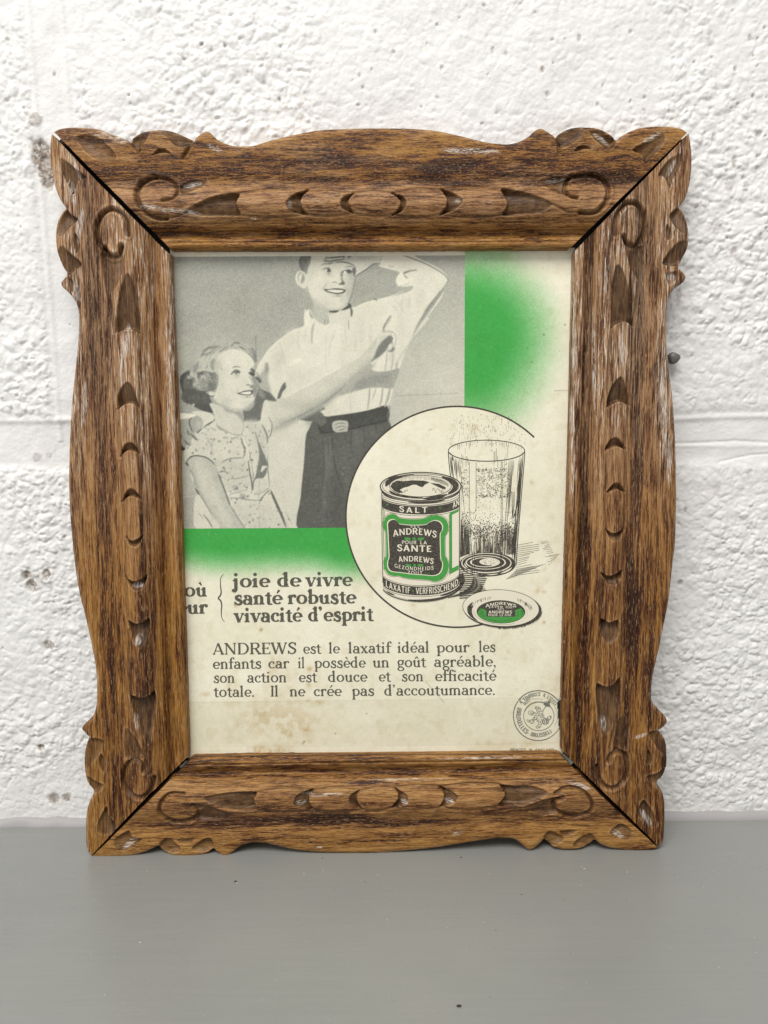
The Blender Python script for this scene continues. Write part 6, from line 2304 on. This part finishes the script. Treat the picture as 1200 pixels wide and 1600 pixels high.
for q in range(40):
    a = rg.uniform(300, 345)
    P = rell(580, 420, 385 + rg.uniform(-25, 25), 180, a, a, 1)[0]
    K.line(x5([(P[0], P[1]), (P[0] + rg.uniform(2, 10), P[1] + rg.uniform(14, 50))]), 3 * S5, 0, 3)
K.line(x5(rell(580, 430, 350, 175, 60, 175, 40)), 3 * S5, 0, 3)
K.poly(x5(rell(580, 446, 304, 145, 0, 360, 60, 1)), 0, 4)
K.poly(np.concatenate([x5(rell(580, 446, 296, 138, 5, 172, 50, 1)), x5([(330, 400), (400, 430), (398, 505), (760, 505), (758, 425), (830, 400)])]), 2, 5)
K.poly(x5([(418, 420), (742, 420), (742, 508), (418, 508)]), 0, 6)
for P in [[(320, 420), (350, 450), (380, 500)], [(300, 460), (350, 490), (400, 540)], [(780, 440), (800, 470), (780, 510)], [(820, 430), (850, 460), (830, 500)], [(420, 540), (560, 560), (720, 545)], [(340, 430), (330, 480)]]:
    K.line(x5(P), 5 * S5, 0, 6, 4)


def lidmap(x0, x1, yb, bow, h):
    def f_(u, y):
        u = np.asarray(u)
        return x5(list(zip(x0 + (x1 - x0) * u, yb - bow * (1 - (2 * u - 1) ** 2) - np.asarray(y) / 150.0 * h)))
    return f_


word(K, 'ANDREWS', 26, 22, lidmap(386, 772, 392, 34, 36), False, 8, 1, 8)
word(K, 'LEVER', 24, 22, lidmap(428, 606, 402, 10, 26), False, 10, 1, 8)
word(K, 'ZOUT', 24, 22, lidmap(636, 744, 398, -4, 26), False, 10, 1, 8)
word(K, 'SEL', 24, 22, lidmap(536, 626, 418, 0, 18), False, 20, 1, 8)
word(K, 'ANDREWS', 26, 22, lidmap(424, 718, 466, 0, 36), False, 8, 1, 8)
word(K, 'POUR', 24, 22, lidmap(420, 540, 500, 0, 26), False, 8, 1, 8)
word(K, 'LE', 24, 22, lidmap(562, 612, 500, 0, 26), False, 8, 1, 8)
word(K, 'FOIE', 24, 22, lidmap(626, 712, 500, 0, 26), False, 8, 1, 8)
# tiny rim lettering reads only as marks
for a0, a1 in ((100, 178), (-35, 68)):
    for a in np.arange(a0, a1, 6):
        P = rell(580, 440, 332, 166, a, a, 1)[0]
        K.line(x5([(P[0], P[1]), (P[0] + 9 * math.sin(math.radians(a)), P[1] + 9 * math.cos(math.radians(a)))]), 3 * S5, 0, 3)
K.build('lid_drawing', [I_BLACK, I_CREAM, I_GREEN], poster, LIFT + 0.0003)

# ---- round tax stamp
K = Ink()
x10 = lambda P: tr((780, 1060, 10), P)


def l10(P, w, sm=0, layer=1):
    K.line(x10(P), w * 0.1, 0, layer, sm)


def ringmap(a0, a1, r, h, cx=608, cy=580):
    """letters along an arc, tops outward; angles clockwise from the right in degrees"""
    sgn = 1 if a1 > a0 else -1
    def f_(u, y):
        a = np.radians(a0 + (a1 - a0) * np.asarray(u))
        q = r + sgn * np.asarray(y) / 150.0 * h
        return x10(list(zip(cx + q * np.cos(a), cy + q * np.sin(a))))
    return f_


l10(ell(606, 580, 388, 390, 218, 322, 40), 15)
l10(ell(606, 580, 384, 390, 62, 216, 60), 14)
l10(ell(606, 580, 384, 388, 25, 62, 16), 10)
l10(ell(606, 580, 388, 390, 322, 385, 16), 8)
l10([(335, 320), (322, 345), (345, 372), (375, 372)], 10)
l10(ell(618, 588, 238, 226, 0, 360, 60), 9)
l10(ell(618, 588, 228, 214, 200, 320, 40), 4)
l10([(340, 322), (640, 318), (680, 330)], 4)
word(K, 'TIMBRES', 30, 14, ringmap(226, 276, 306, 58), True, 4, sl=10)
word(K, 'A', 30, 14, ringmap(283, 290, 306, 58), True)
word(K, "L'EFFET", 30, 14, ringmap(296, 330, 300, 54), True, 2)
word(K, 'BUIT', 28, 14, ringmap(218, 244, 258, 44), True, 4)
word(K, '(BRUXELLES-', 32, 16, ringmap(203, 118, 342, 70), True, 2, sl=10)
word(K, 'BRUSSEL)', 32, 16, ringmap(112, 50, 336, 62), True, 2, sl=10)
word(K, 'A', 30, 14, ringmap(214, 222, 318, 54), True)
# heraldic beast: a mass of small strokes in a lion's outline
lion = [(600, 440), (640, 460), (665, 520), (700, 470), (740, 420), (790, 420), (780, 380), (730, 360), (700, 380), (720, 440), (680, 520), (700, 600), (740, 640), (760, 600), (800, 580), (820, 610), (780, 650), (760, 700), (710, 720), (680, 690), (660, 720), (640, 760), (590, 775), (570, 750), (610, 720), (600, 660), (560, 640), (520, 700), (480, 690), (440, 670), (430, 640), (480, 650), (530, 620), (560, 570), (500, 570), (460, 550), (450, 520), (500, 500), (550, 530), (590, 520), (570, 470), (560, 440)]
LP = np.array(lion, float)
for q in range(900):
    x, y = rg.uniform(430, 820), rg.uniform(360, 780)
    if inside(np.array([x]), np.array([y]), LP)[0]:
        a = rg.uniform(0, 3.14)
        l = rg.uniform(6, 16)
        l10([(x, y), (x + l * math.cos(a), y + l * math.sin(a))], rg.uniform(4, 7), layer=2)
l10(lion + [lion[0]], 5, 3, 3)
for cx, cy in ((745, 385), (745, 430), (720, 400), (780, 370), (770, 420)):
    for q in range(16):
        a = rg.uniform(0, 6.28)
        l10([(cx + 6 * math.cos(a), cy + 6 * math.sin(a)), (cx + 28 * math.cos(a), cy + 22 * math.sin(a))], 7, layer=4)
e10 = lambda cx, cy, rx, ry: l10(ell(cx, cy, rx, ry, 0, 360, 20), 7, layer=4)
e10(718, 670, 44, 50)
e10(722, 670, 24, 28)
for a in np.arange(-60, 30, 5):
    P = ell(606, 580, 300, 300, a, a, 1)[0]
    l10([(P[0], P[1]), (P[0] + rg.uniform(-14, 14), P[1] + rg.uniform(10, 26))], 6)
K.build('tax_stamp', [I_STAMP], poster, LIFT)
